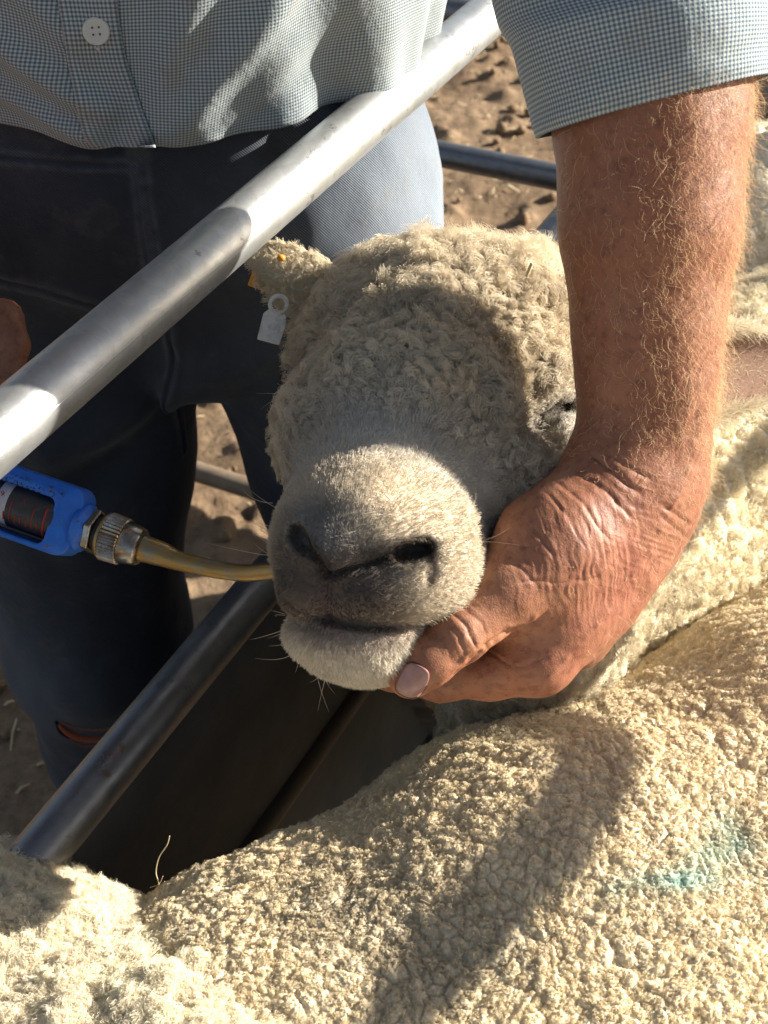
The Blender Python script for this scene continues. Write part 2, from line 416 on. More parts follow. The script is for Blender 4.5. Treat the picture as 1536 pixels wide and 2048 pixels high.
# neck, breast and body (world metres)
H.wchain([(hz(.055, .66, -.535), .060), (hz(.095, .65, -.63), .078), (hz(.14, .68, -.74), .115), (hz(.20, .76, -.80), .185)], .06)
H.wchain([(hz(.20, .76, -.80), .185), (hz(.55, .96, -.82), .215), (hz(.80, 1.10, -.80), .20)], .05)
H.wchain([(hz(.10, .55, -.61), .044), (hz(.108, .535, -.74), .066)], .05)
for dx, dy in ((.17, .68), (.28, .90), (.72, 1.0), (.66, 1.18)):
    H.wchain([(hz(dx, dy, -.95), .055), (hz(dx, dy, -1.16), .032), (hz(dx, dy, -CAMH + .03), .026)], .04)
def face_region(c): return (c[:, 1] < .80) | (c[:, 2] > CAMH - .9)
def headmask(p):           # 1 on the head, 0 on the body
    return np.clip((p[:, 2] - (CAMH - .60)) / .06, 0, 1) * np.clip((.33 - p[:, 0]) / .03, 0, 1) * np.clip((.80 - p[:, 1]) / .04, 0, 1)
def sm(a, b, x): t = np.clip((x - a) / (b - a), 0, 1); return t * t * (3 - 2 * t)
EC = [(P(*surf(1130, 806)), .022), (P(*surf(1128, 880)), .026), (P(*surf(1062, 858)), .014), (P(*surf(1150, 840)), .020)]
def woolness(p):           # how woolly: 1 crown, 0 muzzle
    t = along(p) + .035 * fbm(p, 40, 2, 3)
    side = np.abs((p - AX0) @ R_ + .05) * 2.2
    w_ = 1 - sm(.50, .72, t - side * .46)
    for x, r in EC: w_ = w_ * (1 - .92 * np.exp(-((p - x) ** 2).sum(1) / r ** 2))
    return w_
vH, qH, nH = build_surface(H, .008, 3, region=lambda c: (c[:, 1] < .95) & (headmask(c) > .02) | (c[:, 1] < 1.3))
print('head verts', len(vH))
hm = headmask(vH); wn = woolness(vH)
wp = warp(vH, 60, .006)
a1, b1, _ = worley(wp, 85, 5); a2, b2, _ = worley(wp, 190, 9)
lump = (np.clip(b1 - a1, 0, .5) * 2) * .0034 + np.clip(b2 - a2, 0, .5) * .0018 + fbm(vH, 45, 3, 2) * .003
c1, e1, _ = worley(warp(vH, 40, .01), 55, 15); c2, e2, _ = worley(wp, 150, 19)
blump = np.clip(e1 - c1, 0, .5) * 2 * .0032 + np.clip(e2 - c2, 0, .5) * .0022 + fbm(vH, 12, 3, 21) * .006
disp = hm * (wn * lump + (1 - wn) * (fbm(vH, 90, 3, 8) * .0009)) + (1 - hm) * blump
for pl_, wd_, dp_ in ((MOUTH, .0018, .0042), (NOST, .0017, .0040), (NOST2, .0019, .0034), (PHIL, .0012, .0014), (FLAP, .0022, .0020)):
    near = (np.linalg.norm(vH - P(735, 1150, .62), axis=1) < .08); d_ = np.full(len(vH), 9.); d_[near] = polydist(vH[near], pl_); disp = disp - dp_ * np.exp(-(d_ / wd_) ** 2)
vH2 = vH + nH * disp[:, None]
NOSE = [(P(640, 1135, .61), (.014, .024, .03), (.13, .105, .09), .82), (P(690, 1155, .60), (.018, .010, .03), (.10, .09, .08), .8), (P(730, 1140, .60), (.016, .010, .03), (.12, .10, .09), .8),
        (P(590, 1115, .61), (.010, .016, .03), (.16, .13, .11), .8), (P(650, 1090, .60), (.010, .010, .02), (.24, .23, .22), .8), (P(655, 1195, .61), (.026, .008, .03), (.17, .12, .09), .85),
        (P(735, 1215, .61), (.014, .007, .03), (.19, .135, .10), .8), (P(600, 1200, .61), (.012, .007, .03), (.20, .14, .10), .8), (P(800, 1105, .60), (.016, .005, .02), (.07, .055, .045), .9),
        (P(715, 1275, .61), (.030, .006, .03), (.26, .19, .16), .7), (P(845, 1100, .60), (.006, .005, .02), (.05, .04, .035), .9), (P(600, 1085, .60), (.005, .007, .02), (.05, .04, .035), .9),
        (P(657, 1236, .60), (.003, .005, .02), (.42, .26, .24), .8), (P(655, 1130, .60), (.020, .010, .03), (.075, .06, .052), .95), (P(620, 1190, .61), (.014, .010, .03), (.14, .10, .075), .8), (P(715, 1205, .61), (.020, .010, .03), (.12, .09, .07), .8), (P(655, 1062, .60), (.018, .012, .03), (.20, .19, .18), .7), (P(595, 1150, .61), (.012, .014, .03), (.14, .11, .085), .9), (P(690, 1175, .60), (.018, .012, .03), (.09, .07, .06), .8)]
def head_color(p):
    hm_ = headmask(p); t = along(p); w_ = woolness(p)
    n = fbm(p, 70, 3, 31); n2 = fbm(p, 25, 2, 33)
    crown = np.array([.76, .66, .50]); bridge = np.array([.64, .60, .53]); muz = np.array([.66, .57, .44]); chin = np.array([.74, .67, .55]); body = np.array([.80, .71, .52])
    c = crown[None] * w_[:, None] + (1 - w_)[:, None] * (bridge * (1 - sm(.72, .84, t))[:, None] + muz * sm(.72, .84, t)[:, None])
    lo = ((p - P(735, 1262, .62)) @ U_) < 0
    c = np.where((lo & (t > .75))[:, None], chin, c)
    c = gaussian_paint(p, (0, 0, 0), []) * 0 + c
    for (x, r, colr, s) in NOSE:
        d = p - np.array(x); q = np.stack([d @ R_, d @ U_, d @ F_], 1) / (1.25 * np.array(r)); w2 = s * np.exp(-(q * q).sum(1) ** 1.5); c = c * (1 - w2[:, None]) + np.array(colr) * w2[:, None]
    for pl_, wd_, cc_, ss in [(NOST, .0034, (.05, .04, .034), .95), (HOLE, .0050, (.025, .018, .015), .97), (NOST2, .0042, (.05, .04, .034), .9), (HOLE2, .0040, (.04, .03, .025), .95), (PHIL, .0026, (.10, .07, .06), .8), (MOUTH, .0017, (.045, .03, .027), .95), (EYE, .0062, (.03, .024, .02), .97), (TEAR, .006, (.10, .075, .06), .85), (EYE2, .008, (.08, .06, .045), .85), (CHK, .003, (.25, .18, .12), .6), (FLAP, .003, (.14, .10, .08), .6)]:
        d_ = polydist(p, pl_); w2 = ss * np.exp(-(d_ / wd_ / 1.15) ** 4); c = c * (1 - w2[:, None]) + np.array(cc_) * w2[:, None]
    for (x, r, colr, s) in [(P(*surf(1108, 818)), .007, (.10, .08, .07), .9), (P(*surf(1055, 862)), .011, (.16, .12, .10), .8), (P(*surf(602, 755)), .009, (.16, .12, .09), .8)]:
        d2 = ((p - x) ** 2).sum(1) / r ** 2; w2 = s * np.exp(-d2); c = c * (1 - w2[:, None]) + np.array(colr) * w2[:, None]
    breast_shade = np.exp(-(((p - hz(.08, .52, -.66)) / np.array([.09, .12, .10])) ** 2).sum(1))[:, None] * .75; bodyc = body * (1 - breast_shade) + np.array([.30, .24, .17]) * breast_shade  # shade on the neck wool below the hand, painted into the body colour
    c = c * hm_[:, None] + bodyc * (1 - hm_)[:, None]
    return np.clip(c * (1 + .16 * n + .10 * n2)[:, None], 0, 1)
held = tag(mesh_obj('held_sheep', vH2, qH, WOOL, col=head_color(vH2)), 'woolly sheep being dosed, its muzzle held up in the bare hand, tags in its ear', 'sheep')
fH = in_view(vH2, qH, 30, -.35) & (vH2[qH].mean(1)[:, 1] < 1.25)
def occl(c):  # region of the held sheep hidden by the foreground sheep needs no fibre
    return c[:, 2] > CAMH - .86
fH &= occl(vH2[qH].mean(1)); nH2 = vnormals(vH2, qH)
def wgt(c):
    hm_ = headmask(c); return .22 + .78 * hm_
FB = 1.0
r, n = sample_surface(vH2, qH, nH2, int(330000 * FB), fH, wgt)
kp = (polydist(r, NOST) > .0012) & (polydist(r, NOST2) > .0012) & (polydist(r, MOUTH) > .0008) & (polydist(r, HOLE) > .0030) & (polydist(r, HOLE2) > .0022) & (polydist(r, EYE) > .0045); r = r[kp]; n = n[kp]
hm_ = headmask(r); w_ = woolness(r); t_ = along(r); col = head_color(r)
down = AXD - n * (n @ AXD)[:, None]
nosebare = sum(s * np.exp(-((np.stack([(r - x) @ R_, (r - x) @ U_, (r - x) @ F_], 1) / np.array(rr)) ** 2).sum(1)) for x, rr, c_, s in NOSE[:7]); nosebare = np.clip(nosebare, 0, 1)
topness = sm(.30, .02, t_)
ln_wool = (.0088 + .005 * topness) * (1 + .35 * fbm(r, 60, 2, 41)); ln_face = .0034 * (1 - .6 * nosebare)
ln = hm_ * (w_ * ln_wool + (1 - w_) * ln_face) + (1 - hm_) * .006
ln *= RNG.uniform(.7, 1.25, len(r))
isw = (w_ * hm_ + (1 - hm_)) > RNG.random(len(r))
shade = RNG.uniform(.82, 1.15, (len(r), 1))
flow = RNG.normal(0, .01, 3)
fl = np.stack([noise(r, 55, 61), noise(r, 55, 62), noise(r, 55, 63)], 1)
k = isw
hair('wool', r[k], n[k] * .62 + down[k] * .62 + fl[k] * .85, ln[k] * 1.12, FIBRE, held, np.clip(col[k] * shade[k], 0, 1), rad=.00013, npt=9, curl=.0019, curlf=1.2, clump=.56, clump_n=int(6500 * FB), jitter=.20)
k = ~isw
dn = -(U_ * .2) + np.sign(((r - AX0) @ R_ - (r - AX0) @ AXD * (AXD @ R_)))[:, None] * R_ * .35
cx = (r - P(690, 1130, .62)); cx = cx - n * (cx * n).sum(1)[:, None]; cx /= np.linalg.norm(cx, axis=1)[:, None] + 1e-6
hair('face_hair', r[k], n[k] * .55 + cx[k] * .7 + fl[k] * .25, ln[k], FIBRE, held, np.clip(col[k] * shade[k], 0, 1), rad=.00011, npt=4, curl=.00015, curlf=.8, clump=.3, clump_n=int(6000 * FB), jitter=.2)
# whiskers
wr = []; wd = []
for (x, y, z, dx, dy) in [(548, 1060, .65, -1, .3), (545, 1010, .66, -1, .2), (552, 1110, .65, -1, .1), (548, 1085, .65, -1, .45), (570, 1260, .645, -1, -.3), (575, 1230, .64, -1, .2), (590, 1290, .645, -.7, -.7), (600, 1300, .645, -.5, -.9), (640, 1325, .645, -.3, -1), (660, 1335, .645, -.2, -1),
        (880, 1230, .62, 1, .1), (900, 1205, .62, 1, -.2), (870, 1260, .62, .8, -.5), (850, 1290, .63, .8, -.6), (940, 1120, .63, 1, -.35), (955, 1080, .63, 1, .1), (820, 1300, .62, .2, -.9), (805, 1310, .62, .1, -1), (575, 780, .76, -1, -.1), (570, 800, .76, -1, .1)]:
    for _ in range(2): wr.append(P(x + random.uniform(-9, 9), y + random.uniform(-9, 9), z)); wd.append(R_ * (dx + random.uniform(-.25, .25)) + U_ * (dy + random.uniform(-.25, .25)) - F_ * random.uniform(-.2, .4))
wr = np.array(wr); wd = np.array(wd); wd /= np.linalg.norm(wd, axis=1)[:, None]
hair('whiskers', wr, wd, RNG.uniform(.008, .020, len(wr)), FIBRE, held, np.array([.62, .55, .45]), rad=.00013, npt=7, jitter=.05, bend=RNG.normal(0, .3, (len(wr), 3)), tip=.2)
# eyelashes and eye
el = [(P(1150 + 10 * i, 800 + (i % 2) * 3, .705), R_ * .1 - U_ * 1. - F_ * .6) for i in range(7)]
hair('eyelash', np.repeat(np.array([a for a, b in el]), 10, 0) + RNG.normal(0, .0012, (70, 3)), np.repeat(np.array([b for a, b in el]), 10, 0), RNG.uniform(.006, .011, 70), FIBRE, held, np.array([.60, .57, .5]), rad=.00013, npt=5, jitter=.15)
def ico(c, r, sub=3, sc=(1, 1, 1)):
    import bmesh
    bm = bmesh.new(); bmesh.ops.create_icosphere(bm, subdivisions=sub, radius=1)
    v = [np.array(c) + (R_ * x.co.x * sc[0] + U_ * x.co.y * sc[1] + F_ * x.co.z * sc[2]) * r for x in bm.verts]; f = [tuple(q.index for q in p.verts) for p in bm.faces]; bm.free(); return v, f
eye = M('eye_dark').set(Base_Color=(.02, .014, .01, 1), Roughness=.12).m
v, f = ico(P(1165, 812, .757), .0125); mesh_obj('eye', v, f, eye, held)
v, f = ico(P(600, 758, .775), .0125); mesh_obj('eye', v, f, eye, held)

# ears: cupped leaves
def ear(base, tip, up, wid, cup, label, hairn, curve=.0, inner=(.26, .16, .11)):
    L = np.linalg.norm(tip - base); d = (tip - base) / L; up = up - d * (up @ d); up /= np.linalg.norm(up); nrm = np.cross(d, up); nu, nv = 40, 26; V = []; N = []
    for side in (1, -1):
        for i in range(nu + 1):
            s = i / nu; w_ = wid * (math.sin(math.pi * min(1, .14 + .86 * s ** .9)) ** .75 * (1 - .2 * s) + .02)
            for j in range(nv + 1):
                a = (j / nv * 2 - 1); ang = a * cup; th = .0016
                q = base + d * (L * s) + up * (w_ * math.sin(ang) / math.sin(min(cup, 1.57))) + nrm * (w_ * (1 - math.cos(ang)) * 1.0 + side * th * (1 - abs(a) ** 6) + curve * s * s * L)
                V.append(q)
    F = []; st = (nu + 1) * (nv + 1)
    for i in range(nu):
        for j in range(nv):
            a = i * (nv + 1) + j; F.append((a, a + 1, a + nv + 2, a + nv + 1)); F.append((st + a, st + a + nv + 1, st + a + nv + 2, st + a + 1))
    for i in range(nu):
        for j in (0, nv):
            a = i * (nv + 1) + j; b = a + nv + 1; F.append((a, b, st + b, st + a) if j == 0 else (a, st + a, st + b, b))
    V = np.array(V); Q = np.array(F); n = vnormals(V, Q)
    ctr = np.arange(len(V)) >= st
    c = np.where(ctr[:, None], np.array([.74, .65, .49]), np.array(inner)); o = mesh_obj('ear', V, Q, WOOL, held, col=c)
    return o, V, Q, n, d, up, nrm
# ear on the gripped side, hollow toward the camera
e1_, V, Q, N, d, up, nrm = ear(P(1165, 770, .80), P(1670, 715, .86), U_ - .1 * F_, .034, 1.0, '', 0)
rr_, rn = sample_surface(V, Q, N, 42000)
edge = np.abs((rr_ - P(1400, 744, .83)) @ up) / .034
toward = (rn @ (-F_))
cc = np.where((toward > 0)[:, None] & (edge < .62)[:, None], np.array([.52, .37, .27]), np.array([.80, .72, .56]))
hair('ear_hair', rr_, rn * .5 + d * .5 + .2 * up * np.sign((rr_ - P(1400, 744, .83)) @ up)[:, None], np.where(edge > .7, .010, .004) * RNG.uniform(.7, 1.3, len(rr_)), FIBRE, e1_, cc, rad=.00013, npt=4, jitter=.25)
# ear on the rail side with the tags
e2_, V, Q, N, d, up, nrm = ear(P(690, 632, .79), P(482, 486, .79), U_ * .8 + R_ * .75 - F_ * .3, .0215, 1.0, '', 0)
rr_, rn = sample_surface(V, Q, N, 15000)
bs = sm(.0, .09, np.linalg.norm(rr_ - P(640, 620, .80), axis=1))
hair('ear_hair', rr_, rn * .6 + d * .45, (.0085 - .003 * bs) * RNG.uniform(.7, 1.3, len(rr_)), FIBRE, e2_, np.array([.78, .70, .54]), rad=.00014, npt=6, curl=.0006, curlf=1.2, clump=.6, clump_n=900, jitter=.3)
# tags
def plate(poly, origin, u, v_, th, bev=.0004, n=None):
    n = np.cross(u, v_) if n is None else n; A = [origin + u * a + v_ * b for a, b in poly]; k = len(A)
    V = [p + n * th / 2 for p in A] + [p - n * th / 2 for p in A]; F = [tuple(range(k)), tuple(range(2 * k - 1, k - 1, -1))] + [(i, k + i, k + (i + 1) % k, (i + 1) % k) for i in range(k)]
    return V, F
def bevel(o, w_, seg=2):
    b = o.modifiers.new('bevel', 'BEVEL'); b.width = w_; b.segments = seg; b.limit_method = 'ANGLE'; return o
WHITE_PL = M('ear_tag_white').set(Base_Color=(.62, .58, .52, 1), Roughness=.45)
WHITE_PL.bump(WHITE_PL.noise(500, 3), .0003, .4); WHITE_PL.color(WHITE_PL.ramp(WHITE_PL.noise(150, 5, .7), [(.3, (.38, .34, .29)), (.55, (.66, .62, .56))])); WHITE_PL = WHITE_PL.m
YEL = M('ear_tag_yellow').set(Base_Color=(.75, .33, .03, 1), Roughness=.4, Subsurface_Weight=.3); YEL.b.inputs['Subsurface Radius'].default_value = (.004, .002, .001); YEL = YEL.m
tg = empty('ear_tag'); tg.parent = held; tg['label'] = 'small white plastic ear tag with a round eyelet'
o0 = P(546, 652, .765); s = .765 / FPX; ax = (R_ * .26 + U_ * .965); ay = (R_ * .965 - U_ * .26); nn = np.cross(ay, ax)
uu = ay / np.linalg.norm(ay); vv = ax / np.linalg.norm(ax)
v, f = plate([(-24 * s, -34 * s), (22 * s, -34 * s), (25 * s, 4 * s), (21 * s, 26 * s), (8 * s, 34 * s), (-14 * s, 34 * s), (-25 * s, 20 * s)], o0, uu, vv, .0016)
bevel(mesh_obj('tag_plate', v, f, WHITE_PL, tg, smooth=False), .0005)
tor = []; n_ = 28
ring = [o0 + vv * (44 * s) + (uu * math.cos(a) + vv * math.sin(a)) * 17 * s for a in np.linspace(0, 2 * math.pi, n_ + 1)[:-1]]
def torus(c, u, v_, R, r, n=28, m=10):
    w_ = np.cross(u, v_); V = []; F = []
    for i in range(n):
        a = 2 * math.pi * i / n; d = u * math.cos(a) + v_ * math.sin(a)
        for j in range(m): b = 2 * math.pi * j / m; V.append(c + d * (R + r * math.cos(b)) + w_ * r * math.sin(b))
    for i in range(n):
        for j in range(m): F.append((i * m + j, ((i + 1) % n) * m + j, ((i + 1) % n) * m + (j + 1) % m, i * m + (j + 1) % m))
    return V, F
v, f = torus(o0 + vv * (44 * s) - F_ * .001, uu, vv, 17 * s, 4.5 * s); mesh_obj('eyelet', v, f, WHITE_PL, tg)
yt = empty('ear_tag'); yt.parent = held; yt['label'] = 'orange yellow button ear tag'
v, f = plate([(-22 * s, -26 * s), (24 * s, -30 * s), (26 * s, 20 * s), (-18 * s, 26 * s)], P(522, 552, .80), uu, vv, .0018); bevel(mesh_obj('tag_plate', v, f, YEL, yt, smooth=False), .0006)
v, f = ico(P(562, 516, .782), 9 * s, 3, (1, .8, .8)); mesh_obj('stud', v, f, YEL, yt)
# ================================================================== MAN
B = Shape()
B.chain([(1300, -60, .635, 190), (1300, 60, .635, 185), (1302, 250, .642, 178), (1297, 450, .65, 165), (1296, 650, .660, 134), (1293, 800, .668, 118), (1282, 920, .672, 104)], .02)
B.chain([(1282, 920, .672, 104), (1262, 995, .675, 98), (1200, 1105, .668, 84), (1125, 1220, .663, 76), (1075, 1318, .660, 70)], .022)
B.chain([(1280, 960, .690, 92), (1245, 1070, .695, 76), (1175, 1190, .690, 62), (1135, 1265, .690, 52)], .03)
B.chain([(1215, 985, .662, 98), (1110, 1085, .648, 92), (1010, 1178, .637, 76)], .022)
B.chain([(1010, 1178, .637, 74), (960, 1225, .633, 62), (915, 1268, .628, 58), (862, 1318, .626, 51), (822, 1350, .628, 46)], .006)
B.pe(1085, 1225, .668, 90, 75, .016, .02, 35)          # web between thumb and forefinger
B.chain([(1075, 1320, .662, 68), (980, 1345, .668, 50), (880, 1352, .676, 44)], .008)   # forefinger under the jaw
B.chain([(880, 1352, .676, 44), (785, 1340, .69, 38), (716, 1322, .70, 34)], .008)
B.chain([(1150, 1270, .690, 62), (1050, 1300, .72, 48), (930, 1310, .74, 42), (840, 1300, .75, 36)], .008)
B.chain([(1190, 1190, .705, 58), (1110, 1210, .74, 44), (1000, 1230, .77, 38), (920, 1225, .78, 34)], .008)
B.chain([(1215, 1120, .715, 50), (1150, 1130, .755, 40), (1070, 1140, .785, 34), (1010, 1130, .79, 30)], .008)
B.pe(1050, 1052, .648, 34, 20, .007, .012, -35)         # wrinkle cushions on the thumb base
B.pe(1042, 1112, .640, 28, 16, .006, .010, -15)
# wrist folds, thumb creases
for (x0, y0, x1, y1, z, r) in [(1160, 915, 1250, 985, .640, 5), (1145, 940, 1235, 1010, .638, 5), (1150, 880, 1200, 905, .645, 5), (1120, 965, 1190, 1030, .632, 4),
        (985, 1278, 1055, 1232, .625, 4), (905, 1355, 985, 1282, .622, 5), (880, 1235, 935, 1300, .612, 3), (905, 1222, 955, 1290, .613, 3), (860, 1252, 905, 1310, .613, 2.5), (930, 1205, 972, 1262, .612, 2.5),
        (1320, 1020, 1375, 1065, .645, 3), (1000, 1300, 1040, 1345, .632, 2.5), (1330, 1000, 1385, 1040, .650, 2.5)]:
    B.chain([(x0, y0, z, r), ((x0 + x1) / 2, (y0 + y1) / 2 + 4, z, r), (x1, y1, z, r)], .007, cut=False) if False else None
vB, qB, nB = build_surface(B, .006, 3, pad=.015)
print('hand verts', len(vB))
def crease(p, pts, wd, dp):
    """signed depth field of a skin fold that follows the polyline pts (px,py,Z)"""
    q = [P(*x) for x in pts]; d = np.full(len(p), 9.)
    for a, b in zip(q, q[1:]):
        # distance in the plane across the view, folds run on the facing surface
        A = np.stack([(p - a) @ R_, (p - a) @ U_], 1); ab = np.array([(b - a) @ R_, (b - a) @ U_]); u = np.clip(A @ ab / (ab @ ab), 0, 1); d = np.minimum(d, np.linalg.norm(A - u[:, None] * ab, axis=1))
    m = (q[0] + q[-1]) / 2; L = np.linalg.norm(q[0] - q[-1]) * .62; tp = np.clip(1.25 * (1 - (((p - m) @ R_) ** 2 + ((p - m) @ U_) ** 2) / L ** 2), 0, 1) * (.75 + .5 * noise(p, 260, 70))
    return tp * (-dp * np.exp(-(d / wd)) + dp * .3 * np.exp(-((d - wd * 3) / (wd * 1.6)) ** 2))
dB = np.zeros(len(vB)); hb = np.array([(p @ R_) for p in vB])
front = sm(-.1, .3, -(nB @ F_))
cr = [([(1160, 905, .66), (1200, 945, .66), (1262, 992, .66)], .0014, .0022), ([(1138, 945, .66), (1190, 985, .66), (1250, 1040, .66)], .0012, .0018), ([(1175, 880, .66), (1230, 935, .66), (1290, 965, .66)], .001, .0010),
      ([(1110, 968, .65), (1150, 1010, .65), (1200, 1080, .65)], .001, .0012), ([(1080, 985, .65), (1120, 1035, .65), (1150, 1090, .65)], .0009, .0009),
      ([(968, 1281, .64), (1010, 1262, .64), (1060, 1238, .65), (1082, 1222, .65)], .0014, .0045), ([(885, 1360, .64), (930, 1325, .64), (970, 1281, .64)], .0015, .0055),
      ([(968, 1281, .64), (985, 1312, .64), (1020, 1335, .64)], .001, .0015), ([(1020, 1340, .64), (1055, 1330, .64), (1100, 1312, .64)], .001, .0010),
      ([(880, 1232, .63), (912, 1262, .63), (925, 1305, .63)], .0009, .0013), ([(898, 1220, .63), (932, 1250, .63), (948, 1290, .63)], .0009, .0013), ([(920, 1208, .63), (955, 1240, .63), (968, 1270, .63)], .0008, .0009), ([(868, 1250, .63), (893, 1280, .63), (900, 1322, .63)], .0008, .0008),
      ([(1000, 1170, .64), (1050, 1155, .64), (1120, 1160, .64), (1180, 1150, .65)], .0009, .0008), ([(1290, 1010, .67), (1340, 1035, .67), (1385, 1050, .67)], .001, .0012), ([(1300, 1035, .67), (1345, 1062, .67), (1370, 1080, .67)], .0009, .001),
      ([(1052, 1050, .65), (1075, 1080, .65), (1088, 1110, .65)], .001, .0014), ([(1010, 1085, .65), (1045, 1090, .65), (1075, 1085, .65)], .0009, .0008), ([(1000, 1120, .64), (1040, 1140, .64), (1065, 1170, .64)], .001, .0009)]
vBw = warp(vB, 170, .0012, 78)
for pts, wd, dp in cr: dB += front * crease(vBw, pts, wd * .8, dp * .6)
# fine wrinkles across the back of the thumb root, vertical in the picture's sense of the wrist
X = (vB - P(1150, 1100, .66)); cu = X @ R_; cv = X @ U_; cf = X @ F_
wr_c = np.stack([cu + .002 * noise(vB, 120, 71) + cv * .18, cv * .16, cf * .16], 1)
rid = 1 - np.abs(noise(wr_c, 300, 72)); rid2 = 1 - np.abs(noise(wr_c * 1.7 + 3, 300, 73))
zone = np.exp(-((cu - .004) / .036) ** 2 - ((cv + .006) / .030) ** 2) * front
dB += zone * (.0007 * rid + .0005 * rid2 - .0007)
rid3 = 1 - np.abs(noise(np.stack([cu * .2, cv + .3 * cu, cf * .2], 1), 330, 75))
z2 = np.exp(-((cu - .038) / .022) ** 2 - ((cv - .006) / .03) ** 2) * front; dB += z2 * .0006 * (rid3 - .6)
# knuckle lumps, veins, tendons
dB += fbm(vB, 60, 3, 76) * .0007 + fbm(vB, 22, 2, 77) * .0012
dB += front * (-.6 * crease(vB, [(1390, 700, .69), (1360, 860, .69), (1340, 960, .68), (1270, 1100, .68), (1180, 1230, .67)], .003, .0016) - .5 * crease(vB, [(1215, 1205, .67), (1130, 1290, .67), (1080, 1345, .67)], .0035, .0016) - .5 * crease(vB, [(1330, 780, .69), (1330, 900, .68)], .005, .002))
wf = worley(vB, 900, 3); dB += np.clip(wf[1] - wf[0], 0, .4) * .00018
vB2 = vB + nB * dB[:, None]
def skin_col(p):
    h_ = fbm(p, 30, 3, 81); g = fbm(p, 160, 2, 82); c = np.tile(np.array([.275, .118, .064]), (len(p), 1))
    def bl(x, y, z, r, cc, s):
        nonlocal c
        d2 = ((p - P(x, y, z)) ** 2).sum(1) / r ** 2; w2 = (s * np.exp(-d2))[:, None]; c = c * (1 - w2) + np.array(cc) * w2
    bl(1180, 1120, .66, .035, (.40, .16, .115), .7); bl(1180, 1060, .66, .015, (.38, .15, .12), .5); bl(1030, 1090, .64, .022, (.47, .25, .15), .8); bl(940, 1200, .63, .03, (.45, .23, .13), .8)
    bl(1000, 1360, .66, .03, (.46, .19, .095), .7); bl(1090, 1300, .66, .016, (.50, .21, .16), .6); bl(800, 1370, .63, .014, (.52, .20, .10), .7); bl(1280, 400, .65, .09, (.30, .12, .056), .6)
    return np.clip(c * (1 + .14 * h_ + .10 * g)[:, None], 0, 1)
# right arm, hand, torso and head: coarser pieces of the same figure
def W(x, y, h): return np.array([x, y, CAMH + h])
T = Shape()
T.wchain([(W(-.155, .890, -.33), .135), (W(-.15, .875, -.05), .145), (W(-.145, .84, .04), .13)], .08, (np.array([0, 1., 0]), 1.4))
T.wchain([(W(-.30, .80, .03), .075), (W(.04, .78, .03), .075)], .08)
T.wchain([(W(.05, .79, .03), .07), (P(1300, -60, .64), .052)], .05)
T.wchain([(W(-.34, .79, .02), .068), (W(-.46, .76, -.24), .048), (W(-.36, .66, -.43), .036), (W(-.31, .645, -.46), .036)], .03)
T.wchain([(W(-.14, .80, .10), .06), (W(-.14, .76, .20), .058)], .04)
T.ell(W(-.14, .73, .27), (.078, .095, .12), .03, np.eye(3)); T.ell(W(-.14, .635, .255), (.014, .018, .022), .015, np.eye(3)); T.ell(W(-.14, .665, .21), (.03, .02, .025), .02, np.eye(3))
for sx in (-1, 1): T.ell(W(-.14 + sx * .078, .74, .26), (.010, .018, .032), .008, np.eye(3)); T.ell(W(-.14 + sx * .03, .645, .285), (.014, .01, .008), .006, np.eye(3), cut=True)
T.chain([(-120, 700, .76, 95), (-40, 690, .75, 70)], .02)
for (y0, x1, y1, x2, y2) in [(650, 5, 640, 30, 690), (700, -5, 700, 20, 745), (745, -20, 755, -5, 800)]:
    T.chain([(-70, y0, .755, 42), (x1, y1, .745, 37), (x2, y2, .735, 32)], .008)
T.chain([(-80, 740, .74, 45), (-40, 800, .72, 36), (10, 800, .705, 30)], .012)
vT, qT, nT = build_surface(T, .010, 1, pad=.02)
vm = np.concatenate([vB2, vT]); qm = np.concatenate([qB, qT + len(vB2)])
sk = M('skin'); a = sk.n('Attribute', attribute_name='Col')
fr = sk.noise(210, 5, .7); bl_ = sk.noise(38, 5, .65)
c = sk.mix(.55, a.outputs[0], sk.ramp(fr, [(.36, (.45, .32, .26)), (.50, (1, 1, 1))]), 'MULTIPLY'); c = sk.mix(.5, c, sk.ramp(bl_, [(.35, (.72, .48, .42)), (.65, (1.08, 1.05, 1.0))]), 'MULTIPLY')
sk.color(c); sk.set(Roughness=.54, Subsurface_Weight=.07, Subsurface_Scale=.004); sk.b.inputs['Specular IOR Level'].default_value = .5
sk.b.inputs['Subsurface Radius'].default_value = (1, .35, .2)
vo = sk.n('TexVoronoi', feature='DISTANCE_TO_EDGE'); vo.inputs['Scale'].default_value = 700; sk.l(sk.coord(), vo.inputs['Vector'])
sk.bump(sk.ramp(vo.outputs[0], [(0, (0, 0, 0)), (.25, (1, 1, 1))]), .00012, .5); sk.bump(sk.noise(260, 4, .6), .0005, .4)
man = tag(mesh_obj('person', vm, qm, sk.m, col=np.concatenate([skin_col(vB2), skin_col(vT)])), 'person in a checked shirt and dark trousers, forearm reaching down to grip the sheep', 'person')
